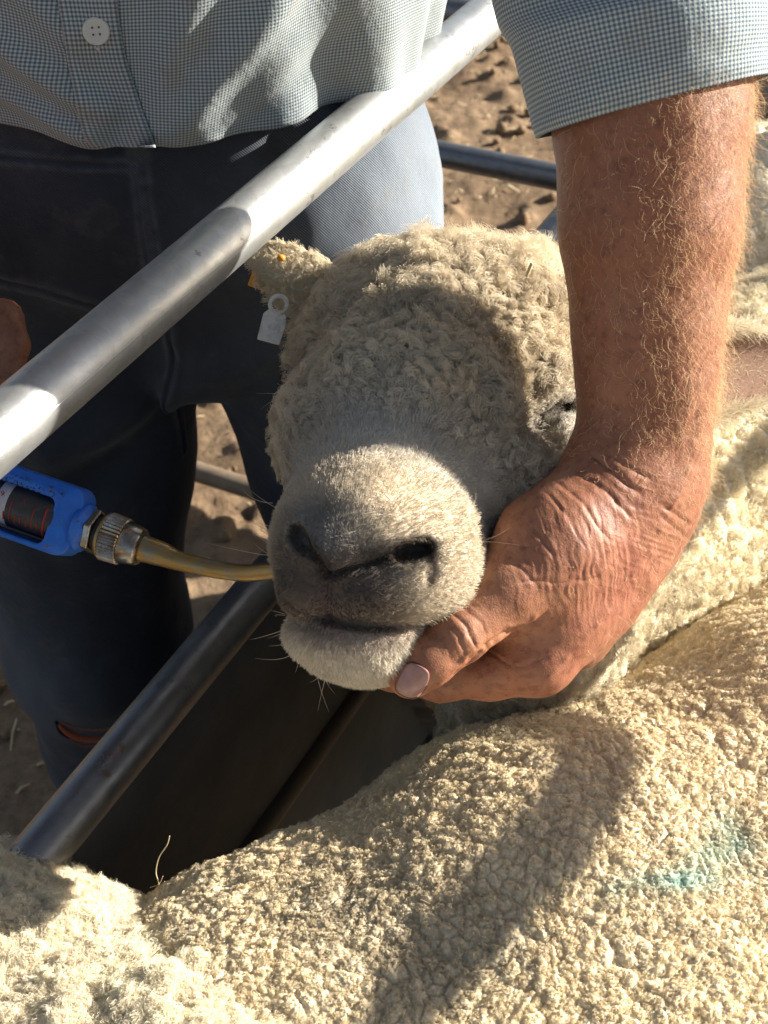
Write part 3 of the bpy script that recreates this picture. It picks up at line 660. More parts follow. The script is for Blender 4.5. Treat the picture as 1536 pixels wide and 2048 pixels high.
# arm hair
fB = in_view(vB2, qB, 10, -.4); nB2 = vnormals(vB2, qB)
fB &= (proj(vB2[qB].mean(1))[1] < 1330) & (proj(vB2[qB].mean(1))[0] > 1130)
def aw(c):
    q = c - P(1290, 600, .66); up_ = q @ U_; rt = q @ R_
    return (.14 + .62 * sm(-.035, .03, rt)) * np.clip(.15 + sm(-.13, -.06, up_), 0, 1.15)
r, n = sample_surface(vB2, qB, nB2, 6500, fB, aw)
dirn = -U_ * .8 + R_ * .35; dt = dirn - n * (n @ dirn)[:, None]
big = RNG.random(len(r)) < .22
hair('arm_hair', r, n * .42 + dt * .8, np.where(big, RNG.uniform(.006, .015, len(r)), RNG.uniform(.002, .006, len(r))), FIBRE, man, np.where((RNG.random(len(r)) < .75)[:, None], np.array([.85, .62, .36]), np.array([.45, .28, .14])), rad=.00005, npt=8, jitter=.2, curl=.0010, curlf=.6, bend=RNG.normal(0, .35, (len(r), 3)), tip=.3)
# thumbnail
nm = M('fingernail').set(Base_Color=(.50, .33, .30, 1), Roughness=.38); nm.color(nm.ramp(nm.noise(160, 3), [(.3, (.27, .135, .125)), (.7, (.37, .21, .19))])); nm.bump(nm.noise(700, 2), .0002, .4)
nd = (R_ * -.42 - U_ * .90); nd /= np.linalg.norm(nd); ns = np.cross(F_, nd); NV = []; nf = []; nc = P(824, 1354, .632); cz = 47 * .632 / FPX
ni, nj = 18, 14
for i in range(ni + 1):
    for j in range(nj + 1):
        a = (i / ni * 2 - 1); b = (j / nj * 2 - 1); k = 1 / max(1e-6, (abs(a) ** 3.2 + abs(b) ** 3.2) ** (1 / 3.2)) * max(abs(a), abs(b)) if (a or b) else 1
        a2, b2 = a * k, b * k; lx = a2 * .0086; ly = b2 * .0068; NV.append((lx, ly))
pn = []
for lx, ly in NV:
    start = nc + nd * lx + ns * ly - F_ * .03; t = 0
    for _ in range(40):
        dd = B((start + F_ * t)[None])[0]
        if dd < 2e-5: break
        t += dd * .9
    pn.append(start + F_ * (t - .0005 - .0003 * (1 - (ly / .0068) ** 2)))
for i in range(ni):
    for j in range(nj): a = i * (nj + 1) + j; nf.append((a, a + 1, a + nj + 2, a + nj + 1))
rim = [c_ + F_ * .0007 + ((c_ - nc) - F_ * ((c_ - nc) @ F_)) * .10 for c_ in pn]; mesh_obj('nail_rim', rim, nf, M('grimy_nail_rim').set(Base_Color=(.09, .045, .03, 1), Roughness=.8).m, man)
o = mesh_obj('fingernail', pn, nf, nm.m, man); sm_ = o.modifiers.new('thick', 'SOLIDIFY'); sm_.thickness = .0007; sm_.offset = 0

# ---- shirt
SH = M('checked_shirt_cotton'); uvn = SH.n('UVMap'); sep = SH.n('SeparateXYZ'); SH.l(uvn.outputs[0], sep.inputs[0])
PER = .0021
def stripe(sock):
    x = SH.math('FRACT', SH.math('DIVIDE', sock, PER)); x = SH.math('ABSOLUTE', SH.math('SUBTRACT', x, .5)); x = SH.math('MULTIPLY', SH.math('SUBTRACT', x, .25), 7.); return SH.math('MINIMUM', SH.math('MAXIMUM', SH.math('ADD', x, .5), 0.), 1.)
su = stripe(sep.outputs[0]); sv = stripe(sep.outputs[1]); avg = SH.math('MULTIPLY', SH.math('ADD', su, sv), .5)
cs = SH.ramp(avg, [(0, (.50, .535, .50)), (.5, (.235, .28, .305)), (1, (.08, .12, .175))])
dirt = SH.ramp(SH.noise(28, 5, .65), [(.52, (0, 0, 0)), (.72, (1, 1, 1))]); cs = SH.mix(SH.math('MULTIPLY', dirt, .35), cs, (.20, .165, .11))
SH.color(cs); SH.set(Roughness=.85, Sheen_Weight=.2); SH.b.inputs['Specular IOR Level'].default_value = .2
SH.bump(SH.math('MULTIPLY', su, sv), .00025, .5); SH.bump(SH.noise(55, 4, .6), .0025, .55)
def grid_surface(fn, nu, nv, wrap=True):
    V = np.zeros(((nu if wrap else nu + 1) * (nv + 1), 3)); UV = np.zeros((len(V), 2)); k = 0; n_u = nu if wrap else nu + 1
    for j in range(nv + 1):
        for i in range(n_u): V[k], UV[k] = fn(i / nu, j / nv); k += 1
    F = []
    for j in range(nv):
        for i in range(nu): a = j * n_u + i; b = j * n_u + (i + 1) % n_u; F.append((a, b, b + n_u, a + n_u))
    return V, np.array(F), UV
# torso shirt: rings from hem to yoke; u runs round the body starting at the back
TC = np.array([-.158, .883])
def shirt_pt(u, v):
    th = u * 2 * math.pi - math.pi / 2 + math.pi       # u=.5 faces the camera
    h = -.392 + v * .50
    ax = .186 + .012 * math.sin(v * 3); ay = .128
    blouse = .010 * math.exp(-((v - .16) / .12) ** 2)
    rx = ax + blouse; ry = ay + blouse
    cx, cy = TC; cy -= .02 * v
    c, s = math.cos(th), math.sin(th)
    if v > .68: t = (v - .68) / .32; k = 1 - .55 * t * t; ry *= k; rx *= 1 - .25 * t * t
    dx, dy = c * rx, s * ry
    fr = max(0., -s)                                      # front weight
    wob = .006 * math.sin(th * 9 + 3 * v) * math.exp(-v * 3) + .004 * math.sin(th * 17 + 9 * v) * math.exp(-v * 5)
    # diagonal drag folds from the placket out to the flank, and a pouch over the flank
    xa = c * rx + .155 - .155
    for (x0, v0, x1, v1, wdt, amp) in [(.02, .02, .17, .34, .013, .012), (.00, .0, .10, .42, .010, .008), (-.02, .06, -.15, .22, .010, .012), (-.03, .02, -.16, .10, .008, .010), (-.03, .16, -.14, .40, .012, .009), (.06, .0, .20, .18, .012, -.006)]:
        t = ((xa - x0) * (x1 - x0) + (v - v0) * .5 * (v1 - v0) * .5) / ((x1 - x0) ** 2 + ((v1 - v0) * .5) ** 2); t = min(1, max(0, t))
        d = math.hypot(xa - x0 - t * (x1 - x0), (v - v0) * .5 - t * (v1 - v0) * .5); wob += fr * amp * math.exp(-(d / wdt) ** 2) * (1 - .4 * t)
    hem = -.004 * math.sin(th * 4 + 1) - .006 * math.exp(-((xa + .02) / .03) ** 2) * fr
    k = 1 + wob / .17
    return np.array([cx + dx * k, cy + dy * k, CAMH + h + hem * (1 - v)]), (th * .185 + .05 * v * math.sin(th), v * .50)
v, f, uv = grid_surface(shirt_pt, 420, 220)
a = len(v)
shirt = mesh_obj('shirt', v, f[:, ::-1].copy(), SH.m, man, uv=uv); s_ = shirt.modifiers.new('cloth', 'SOLIDIFY'); s_.thickness = .0014; s_.offset = -1
# left sleeve, rolled at the elbow, hanging open over the forearm
rings = [(P(1312, 212, .645), (238, -62), .056), (P(1306, 175, .643), (244, -58), .060), (P(1290, 60, .64), (268, -45), .064), (P(1270, -70, .64), (285, -30), .068), (W(.115, .66, -.10), (300, -10), .080), (W(.06, .74, .02), (290, 0), .09)]
RC = spline([np.concatenate([c, [x[0], x[1], d]]) for c, x, d in rings], 26)
SLEN = sum(np.linalg.norm(RC[i + 1][:3] - RC[i][:3]) for i in range(len(RC) - 1))
RCL = np.concatenate([[0], np.cumsum([np.linalg.norm(RC[i + 1][:3] - RC[i][:3]) for i in range(len(RC) - 1)])])
def sleeve_pt(u, v):
    k = v * (len(RC) - 1); i = min(int(k), len(RC) - 2); q = RC[i] * (1 - (k - i)) + RC[i + 1] * (k - i); c = q[:3]; sc_ = .645 / FPX; th = u * 2 * math.pi
    a_ = R_ * q[3] * sc_ - U_ * (q[4]) * sc_; b_ = F_ * q[5] + U_ * .012
    wob = 1 + .012 * math.sin(th * 5 + 6 * v) + .02 * math.exp(-((v - .22) / .06) ** 2) * math.sin(th * 3 + 1) + .015 * math.sin(th * 2 + 12 * v) * (1 - math.exp(-v * 8))
    L = float(np.interp(v * (len(RC) - 1), range(len(RC)), RCL))
    return c + (a_ * math.cos(th) + b_ * math.sin(th)) * wob, (th * .060, L)
v, f, uv = grid_surface(sleeve_pt, 260, 240)
sl2 = mesh_obj('sleeve', v, f, SH.m, man, uv=uv); s_ = sl2.modifiers.new('cloth', 'SOLIDIFY'); s_.thickness = .0022; s_.offset = -1
# other sleeve
rings2 = [(W(-.455, .755, -.22), .068), (W(-.43, .77, -.12), .072), (W(-.36, .79, .0), .078), (W(-.28, .80, .04), .075)]
v, f = tube(spline([c for c, r in rings2], 10), np.interp(np.linspace(0, 3, 31), range(4), [r for c, r in rings2]), 48, cap=False)
o = mesh_obj('sleeve', v, f, SH.m, man, uv=np.array([(i % 48 * .009, i // 48 * .012) for i in range(len(v))])); o.modifiers.new('cloth', 'SOLIDIFY').thickness = .002
# placket strip laid on the shirt front
def on_shirt(px, py, off=.0):
    o_ = CAM; d = P(px, py, 1) - CAM; d /= np.linalg.norm(d); h_ = shirt.ray_cast(Vector(o_ + d * .3), Vector(d)); return np.array(h_[1]) - d * off if h_[0] else P(px, py, .72)
bpy.context.view_layer.update()
pl = [(62, -60, 135, -60), (82, 0, 150, 0), (125, 60, 190 + 30, 60), (135, 110, 243, 112), (150, 165, 262, 165), (157, 215, 285, 215), (166, 262, 305, 262), (178, 292, 318, 296)]
pl = [(108, -70, 222, -70), (118, 0, 232, 0), (128, 60, 240, 60), (137, 120, 252, 120), (148, 175, 270, 175), (158, 225, 288, 228), (168, 268, 304, 272), (180, 288, 312, 296)]
PV = []; PU = []
cols = 16
Lr = spline([np.array(x, float) for x in pl], 6)
for j, x in enumerate(Lr):
    for i in range(cols + 1):
        t = i / cols; e = .0034 * (1 - abs(2 * t - 1) ** 8) + .0006; PV.append(on_shirt(x[0] + (x[2] - x[0]) * t, x[1] + (x[3] - x[1]) * t, e)); PU.append((t * .030 + .0007, -j * .00228))
PF = [(j * (cols + 1) + i, j * (cols + 1) + i + 1, (j + 1) * (cols + 1) + i + 1, (j + 1) * (cols + 1) + i) for j in range(len(Lr) - 1) for i in range(cols)]
pk = mesh_obj('placket', PV, PF, SH.m, shirt, uv=PU); s_ = pk.modifiers.new('t', 'SOLIDIFY'); s_.thickness = .0012
# stitch line
st_m = M('pale_thread').set(Base_Color=(.55, .50, .44, 1), Roughness=.8).m; sv_ = []
for j in range(len(Lr) * 3 - 4):
    k = j / 3; i = min(int(k), len(Lr) - 2); x = Lr[i] * (1 - (k - i)) + Lr[i + 1] * (k - i); tt = .80; x2 = Lr[min(i + 1, len(Lr) - 1)]
    a_ = on_shirt(x[0] + (x[2] - x[0]) * tt, x[1], .0036); b_ = on_shirt(x[0] + (x[2] - x[0]) * tt + 1, x[1] + 5, .0036); sv_.append(tube([a_, b_], .00022, 5))
v, f = join(sv_); mesh_obj('stitching', v, f, st_m, pk)
# button
bm_ = M('shirt_button').set(Base_Color=(.62, .59, .52, 1), Roughness=.3); bm_.bump(bm_.noise(300, 3), .0002, .3); bm_ = bm_.m
bc = on_shirt(192, 62, .0075); bn = CAM - bc; bn /= np.linalg.norm(bn); rb = 27 * proj(bc)[2] / FPX
v, f = lathe([(-.0012, rb * .96), (.0004, rb), (.0010, rb * .97), (.0013, rb * .86), (.0008, rb * .72), (.0006, rb * .4), (.0006, .0001)], bc, bn, 40)
btn = mesh_obj('button', v, f, bm_, shirt)
bd, bu, bw = frame_of(bn); hv = []
for sx, sy in ((-1, -1), (1, -1), (-1, 1), (1, 1)): hv.append(lathe([(.0005, rb * .085), (.0011, rb * .085), (.0012, rb * .05)], bc + bu * sx * rb * .24 + bw * sy * rb * .24, bn, 10))
v, f = join(hv); mesh_obj('button_hole', v, f, M('button_thread').set(Base_Color=(.13, .11, .09, 1), Roughness=.9).m, btn)
v, f = lathe([(-.001, .0010), (.0008, .0012), (.0012, .0006)], on_shirt(196, 97, .005), bn, 12); mesh_obj('thread_knot', v, f, st_m, btn)

# ---- trousers
J = Shape(); fl_ = (np.array([0, 1., 0]), 1.25)
J.wchain([(W(-.155, .888, -.36), .166), (W(-.155, .882, -.47), .184)], .06, (np.array([0, 1., 0]), 1.42))
J.wchain([(W(-.235, .87, -.50), .112), (W(-.275, .835, -.74), .100), (W(-.282, .81, -.95), .086), (W(-.285, .82, -1.14), .078), (W(-.29, .87, -CAMH + .06), .07)], .035)
J.wchain([(W(-.068, .87, -.50), .112), (W(-.022, .85, -.76), .094), (W(.012, .87, -.97), .080), (W(.06, .95, -1.16), .066), (W(.07, 1.0, -CAMH + .06), .062)], .03)
J.ell(W(-.135, .80, -.585), (.035, .04, .05), .03, np.eye(3))
def J_on(px, py):
    r = P(px, py, 1) - CAM; t = .6
    for _ in range(80):
        d = J((CAM + r * t)[None])[0]
        if d < 1e-4 or t > 2: break
        t += d * .8
    return CAM + r * t
vJ, qJ, nJ = build_surface(J, .012, 3, pad=.02)
print('jeans verts', len(vJ))
dJ = fbm(vJ, 9, 3, 91) * .006 + fbm(vJ * np.array([1, 1, .45]), 26, 2, 92) * .003
def fold(p, a, b, wd, amp):
    a = np.array(a); b = np.array(b); ab = b - a; q = p - a; u = np.clip(q @ ab / (ab @ ab), 0, 1); d = np.linalg.norm(q - u[:, None] * ab, axis=1); return amp * np.exp(-(d / wd) ** 2)
for (x0, y0, z0, x1, y1, z1, wd, amp) in [(300, 330, .81, 345, 690, .93, .004, .0025), (300, 330, .81, 290, 520, .86, .0035, .0015), (345, 640, .93, 350, 790, 1.0, .006, .005), (360, 740, .98, 520, 690, .95, .014, .010), (380, 700, .96, 500, 640, .95, .010, -.008),
        (320, 820, .98, 100, 900, .98, .014, .010), (350, 860, 1.0, 150, 1000, 1.0, .014, -.008), (360, 900, 1.0, 180, 1120, 1.02, .016, .009), (0, 1160, 1.02, 170, 1290, 1.04, .015, .012), (60, 1300, 1.05, 210, 1330, 1.05, .014, -.01), (0, 990, 1.0, 180, 1180, 1.02, .02, .008),
        (80, 1340, 1.08, 130, 1500, 1.1, .012, .01), (640, 330, .88, 600, 460, .9, .01, .006), (560, 300, .84, 660, 380, .9, .008, -.006), (800, 250, .93, 860, 470, .95, .012, .004), (0, 560, .88, 200, 610, .9, .01, .004), (110, 1430, 1.09, 200, 1480, 1.09, .006, .006)]:
    dJ += fold(vJ, P(x0, y0, z0), P(x1, y1, z1), wd * 1.5, amp * 1.7)
SEAMS = [[(272, 296), (283, 400), (298, 520), (318, 600)], [(285, 296), (296, 400), (311, 520), (331, 600), (346, 690), (352, 780), (366, 900)], [(0, 312), (150, 322), (270, 326)], [(0, 558), (110, 575), (230, 612)]]
seamw = np.zeros(len(vJ))
for L_ in SEAMS:      # a felled seam runs where the cloth panels meet: distances measured on the front of the cloth
    q_ = [J_on(x, y) for x, y in spline(np.array(L_, float), 4)]; d_ = polydist(vJ, q_); dJ += .0016 * np.exp(-(np.abs(d_ - .004) / .0026) ** 2) - .0015 * np.exp(-(d_ / .0015) ** 2); seamw = np.maximum(seamw, np.exp(-((d_ - .004) / .0020) ** 2))
vJ2 = vJ + nJ * dJ[:, None]
JM = M('worn_work_denim'); tw = JM.n('TexWave', wave_type='BANDS', bands_direction='DIAGONAL'); tw.inputs['Scale'].default_value = 260; tw.inputs['Distortion'].default_value = .5; JM.l(JM.coord(), tw.inputs['Vector'])
cj = JM.ramp(JM.noise(7, 6, .65), [(.28, (.018, .022, .030)), (.6, (.040, .047, .060)), (.75, (.085, .093, .105))]); cj = JM.mix(.4, cj, JM.ramp(tw.outputs[1], [(.2, (.45, .48, .55)), (.8, (1.2, 1.2, 1.2))]), 'MULTIPLY')
at = JM.n('Attribute', attribute_name='worn'); cj = JM.mix(JM.math('MULTIPLY', at.outputs['Fac'], .85), cj, JM.ramp(tw.outputs[1], [(.1, (.15, .18, .23)), (.9, (.33, .38, .44))]))
at2 = JM.n('Attribute', attribute_name='tear'); cj = JM.mix(at2.outputs['Fac'], cj, (.42, .10, .045))
dd = JM.ramp(JM.noise(20, 6, .7), [(.55, (0, 0, 0)), (.75, (1, 1, 1))]); cj = JM.mix(JM.math('MULTIPLY', dd, .3), cj, (.17, .14, .105))
JM.color(cj); JM.set(Roughness=.9, Sheen_Weight=.15); JM.b.inputs['Specular IOR Level'].default_value = .15; JM.bump(tw.outputs[1], .0004, .5); JM.bump(JM.noise(160, 4, .6), .0012, .5)
worn = np.exp(-(((vJ2 - W(.05, .80, -.50)) / np.array([.10, .16, .16])) ** 2).sum(1)) + .35 * np.exp(-(((vJ2 - W(-.32, .70, -.93)) / np.array([.05, .08, .08])) ** 2).sum(1))
tear = fold(vJ2, P(120, 1455, 1.06), P(185, 1478, 1.06), .0001, 0)
tr = mesh_obj('trousers', vJ2, qJ, JM.m, man, extra={'worn': np.clip(worn + .22 * seamw * (.6 + .4 * noise(vJ2, 200, 99)), 0, 1), 'tear': tear})
bpy.context.view_layer.update()
def on_obj(ob, px, py, off=0., start=.3):
    d = P(px, py, 1) - CAM; d /= np.linalg.norm(d); h_ = ob.ray_cast(Vector(CAM + d * start), Vector(d)); return (np.array(h_[1]) - d * off) if h_[0] else None
orange = M('torn_knee_lining').set(Base_Color=(.40, .11, .05, 1), Roughness=.9).m
for pts, rr_, mt, nm_ in [([(118, 1448), (135, 1462), (160, 1473), (195, 1477), (215, 1476)], .0048, orange, 'knee_tear'), ([(120, 1440), (150, 1455), (200, 1460), (225, 1455)], .0010, orange, 'knee_tear'), ([(135, 1475), (165, 1490), (190, 1493)], .0010, orange, 'knee_tear'), ([(112, 1442), (122, 1462), (140, 1476)], .0028, M('dark_gap').set(Base_Color=(.01, .01, .012, 1), Roughness=1.).m, 'frayed_edge')]:
    q = [on_obj(tr, x, y, .0008) for x, y in pts]; q = [x for x in q if x is not None]
    if len(q) > 2:
        q = spline(q, 5); v, f = tube(q, [rr_ * (.3 + .7 * math.sin(math.pi * (i + .5) / len(q))) for i in range(len(q))], 8); mesh_obj(nm_, v, f, mt, tr)
bt = M('dark_leather').set(Base_Color=(.05, .035, .025, 1), Roughness=.6).m
for x, y in ((-.29, .81), (.07, .94)):
    S_ = Shape(); S_.wchain([(W(x, y + .10, -CAMH + .05), .045), (W(x, y - .03, -CAMH + .045), .045), (W(x, y - .12, -CAMH + .035), .034)], .03); S_.wchain([(W(x, y + .07, -CAMH + .06), .05), (W(x, y + .06, -CAMH + .16), .052)], .03)
    v, q, n = build_surface(S_, .012, 0); mesh_obj('boot', v, q, bt, man)
# ================================================================== FENCES
def fence_dir():
    A = P(0, 872, .63); A[2] = CAMH - .40
    return A
RD = np.array([.47666, .87909, 0]); RA = np.array([-.1867, .4702, CAMH - .40]) ; RN = np.array([RD[1], -RD[0], 0])
race = tag(empty('race_panel'), 'galvanised sheeted yard panel with round rails running between the person and the sheep', 'fence panel')
RR = .0170
def rail(a, b, r, mat, parent, name='rail', n=48, seg=40):
    pts = [a + (b - a) * i / seg for i in range(seg + 1)]; v, f = tube(pts, r, n); return mesh_obj(name, v, f, mat, parent)
at_ = lambda s, h: np.array([RA[0], RA[1], 0]) + RD * s + np.array([0, 0, CAMH + h])
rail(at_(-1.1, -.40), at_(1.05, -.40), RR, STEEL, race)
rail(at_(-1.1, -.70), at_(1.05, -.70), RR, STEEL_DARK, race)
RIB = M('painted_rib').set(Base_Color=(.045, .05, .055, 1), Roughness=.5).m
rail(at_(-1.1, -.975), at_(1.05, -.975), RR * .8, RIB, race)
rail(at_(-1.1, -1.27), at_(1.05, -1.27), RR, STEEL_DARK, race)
for s in (-1.1, 1.05): rail(at_(s, -.38), at_(s, -CAMH + .005), .021, STEEL, race, 'post')
SD = M('dull_sheet_steel'); SD.color(SD.ramp(SD.noise(12, 6, .65), [(.3, (.05, .065, .08)), (.7, (.085, .10, .12))])); SD.set(Metallic=0, Roughness=.55); SD.b.inputs['Specular IOR Level'].default_value = .06; SD.bump(SD.noise(25, 4), .002, .3)
def sheet(s0, s1, h0, h1, mat, name):
    v = []; f = []; n = 60
    for k, off in enumerate((-.0012, .0012)):
        for i in range(n + 1):
            s = s0 + (s1 - s0) * i / n
            for j in range(9): h = h0 + (h1 - h0) * j / 8; v.append(at_(s, h) + RN * (off + .0015 * math.sin(s * 9 + h * 14)))
    m = (n + 1) * 9
    for i in range(n):
        for j in range(8): a = i * 9 + j; f.append((a, a + 9, a + 10, a + 1)); f.append((m + a, m + a + 1, m + a + 10, m + a + 9))
    for i in range(n): f.append((i * 9 + 8, (i + 1) * 9 + 8, m + (i + 1) * 9 + 8, m + i * 9 + 8))
    return mesh_obj(name, v, f, mat, race, smooth=False)
sheet(-1.09, 1.04, -1.30, -.70, SD.m, 'sheet')
# the opposite side of the race, just out of the picture to the right
race2 = tag(empty('race_panel'), 'plain pipe yard panel on the open side of the sheep race', 'fence panel')
opp = lambda s, h: at_(s, h) + RN * .67
rail(opp(-.75, -.303), opp(1.55, -.478), .0098, STEEL, race2)
for h_, m_ in ((-.80, STEEL_DARK), (-1.0, STEEL_DARK), (-1.22, STEEL_DARK)): rail(opp(-.75, h_), opp(1.55, h_), .0125, m_, race2)
for s in (-.75, 1.55): rail(opp(s, -.38), opp(s, -CAMH + .005), .021, STEEL, race2, 'post')
sm_dir = (RN * .96 + np.array([0, 0, .28])); v, f = tube([at_(-1.1 + 2.15 * i / 60, -.40) + sm_dir * (RR - .0002) for i in range(61)], .0005, 8); mesh_obj('weld_seam', v, f, STEEL, race)
# rear yard fence, square to the race
BD = np.array([.482, -.20, 0]); BD /= np.linalg.norm(BD); BA = P(1000, 332, 1.66)
back = tag(empty('yard_panel'), 'grey steel pipe yard panel crossing the dirt behind the person', 'fence panel')
for z in (.15, BA[2], .745, .94):
    a = np.array([BA[0], BA[1], z]); rail(a - BD * 1.9, a + BD * 1.0, .0172, STEEL_DARK, back, seg=30, n=28)
for s in (-1.9, -.55, 1.0): a = np.array([BA[0], BA[1], 0]) + BD * s + np.array([BD[1], -BD[0], 0]) * .0; rail(a, a + np.array([0, 0, 1.06]), .02, STEEL_DARK, back, 'post', n=28)
c = P(1526, 250, 1.62); g = tag(empty('gate_post'), 'thin dark upright post with a pale edge beyond the arm at the right', 'post')
rail(np.array([c[0], c[1], .0]), np.array([c[0], c[1], 1.3]), .014, STEEL_DARK, g, 'post', n=24)
pm = M('rusty_tan_pipe'); pm.color(pm.ramp(pm.noise(40, 5), [(.3, (.16, .11, .075)), (.7, (.26, .20, .14))])); pm.set(Roughness=.7, Metallic=.2)
pa = P(415, 950, 1.985); pdv = np.array([.95, -.42, 0]); v, f = tube([pa - pdv * 1.1, pa, pa + pdv * .9], .0165, 24); tag(mesh_obj('loose_pipe', v, f, pm.m), 'tan pipe lying on the dirt, seen between the legs', 'pipe')
# ================================================================== DRENCH GUN
gun = tag(empty('drench_gun'), 'blue and brass drench gun with red scale marks, its nozzle in the sheep mouth', 'drench gun')
GA = P(165, 1055, .685); GD = P(300, 1102, .678) - GA; GD /= np.linalg.norm(GD); gs = .683 / FPX
GN = -F_ - GD * (-F_ @ GD); GN /= np.linalg.norm(GN); GU = np.cross(GN, GD); GU = GU if GU @ U_ > 0 else -GU
blue = M('blue_enamel'); chip = blue.ramp(blue.noise(230, 6, .75), [(.605, (0, 0, 0)), (.635, (1, 1, 1))]); blue.color(blue.mix(chip, blue.ramp(blue.noise(90, 4), [(.3, (.012, .11, .50)), (.7, (.02, .165, .66))]), (.10, .075, .055))); blue.set(Roughness=.42); blue.bump(blue.noise(260, 5, .7), .0006, .5); blue.bump(chip, .0003, -1.); blue = blue.m
dark = M('dark_barrel'); dark.set(Base_Color=(.02, .02, .024, 1), Roughness=.32); dark.color(dark.ramp(dark.noise(60, 4), [(.3, (.012, .012, .015)), (.8, (.05, .048, .05))])); dark = dark.m
brass = M('worn_brass'); brass.color(brass.mix(brass.ramp(brass.noise(120, 5, .7), [(.45, (0, 0, 0)), (.62, (1, 1, 1))]), (.36, .235, .085), (.24, .22, .19))); brass.set(Metallic=.95); brass.l(brass.ramp(brass.noise(300, 4), [(.3, (.28,) * 3), (.7, (.5,) * 3)]), brass.b.inputs['Roughness']); brass.bump(brass.noise(500, 4), .0004, .6); brass = brass.m
chrome = M('tarnished_nickel'); chrome.color(chrome.ramp(chrome.noise(140, 5, .7), [(.4, (.34, .34, .35)), (.6, (.26, .20, .12))])); chrome.set(Metallic=1., Roughness=.25); chrome.bump(chrome.noise(350, 4), .0004, .5); chrome = chrome.m
black = M('black_rubber').set(Base_Color=(.012, .012, .012, 1), Roughness=.6).m
# frame: rounded yoke with a window, extruded
def rounded(x0, x1, y0, y1, r, n=6, cut=None):
    out = []
    for cx, cy, a0 in ((x1 - r, y1 - r, 0), (x0 + r, y1 - r, 90), (x0 + r, y0 + r, 180), (x1 - r, y0 + r, 270)):
        for i in range(n + 1): a = math.radians(a0 + 90 * i / n); out.append((cx + r * math.cos(a), cy + r * math.sin(a)))
    return out
outer = rounded(-420, 0, -68, 74, 30); inner = rounded(-390, -52, -56, 40, 16)
def yoke(outer, inner, th, bulge):
    n = len(outer); V = []; F = []
    for sgn in (1, -1):
        for (x, y) in outer: V.append(GA + GD * x * gs + GU * y * gs + GN * (sgn * th * .72))
        for (x, y), (xo, yo) in zip(inner, outer): V.append(GA + GD * (x * .82 + xo * .18) * gs + GU * (y * .5 + yo * .5) * gs + GN * (sgn * th))
        for (x, y) in inner: V.append(GA + GD * x * gs + GU * y * gs + GN * (sgn * th * .96))
    L = 3 * n
    for i in range(n):
        j = (i + 1) % n
        for r in (0, 1):
            F.append((r * n + i, r * n + j, (r + 1) * n + j, (r + 1) * n + i)); F.append((L + r * n + i, L + (r + 1) * n + i, L + (r + 1) * n + j, L + r * n + j))
        F.append((i, L + i, L + j, j)); F.append((2 * n + i, 2 * n + j, L + 2 * n + j, L + 2 * n + i))
    return V, F
v, f = yoke(outer, inner, .0125, 0); o = mesh_obj('frame', v, f, blue, gun); bevel(o, .0012, 3); o.data.polygons.foreach_set('use_smooth', [True] * len(o.data.polygons))
v, f = lathe([(-.112, .012), (-.111, .0128), (-.001, .0128), (0, .012)], GA - GD * .012, GD, 48); barrel = mesh_obj('barrel', v, f, dark, gun)
v, f = lathe([(0, .0131), (.0062, .0131)], GA - GD * 172 * gs, GD, 48); mesh_obj('plunger_ring', v, f, M('white_nylon').set(Base_Color=(.42, .42, .46, 1), Roughness=.4).m, barrel)
red = M('red_scale_print').set(Base_Color=(.26, .02, .012, 1), Roughness=.6).m
tk = []; GA2 = GA - GU * 8 * gs
def on_barrel(x, ang, r=.01300): return GA - GD * (-x) * gs * 1.0 + (GN * math.cos(ang) + GU * math.sin(ang)) * r
for i in range(8):
    x = -150 + i * 12.5; a0, a1 = (-.75, .25) if i % 4 == 1 else (-.75, -.35)
    pts = [on_barrel(x, a0 + (a1 - a0) * k / 6) for k in range(7)]; tk.append(tube(pts, .00035, 5))
tk.append(tube([on_barrel(-62, -1.1 + 1.5 * k / 10) for k in range(11)], .0007, 6))
v, f = join(tk); mesh_obj('scale_marks', v, f, red, barrel)
def text_on(s, org, u, w_, nrm, size, mat, parent, name):
    cu = bpy.data.curves.new(name, 'FONT'); cu.body = s; cu.size = size; cu.extrude = .0001; tmp = bpy.data.objects.new(name, cu); SC.collection.objects.link(tmp); bpy.context.view_layer.update()
    me = bpy.data.meshes.new_from_object(tmp.evaluated_get(bpy.context.evaluated_depsgraph_get())); bpy.data.objects.remove(tmp)
    for x in me.vertices: c_ = x.co; x.co = Vector(org + u * c_.x + w_ * c_.y + nrm * c_.z)
    me.materials.clear(); me.materials.append(mat); o = bpy.data.objects.new(name, me); SC.collection.objects.link(o); o.parent = parent; return o
text_on('9', on_barrel(-166, .22, .0134), GD, GU, GN, .0042, red, barrel, 'scale_figure'); text_on('1', on_barrel(-166, -.30, .0134), GD, GU, GN, .0042, red, barrel, 'scale_figure'); text_on('5', on_barrel(-116, .22, .0132), GD, GU, GN, .0032, red, barrel, 'scale_figure')
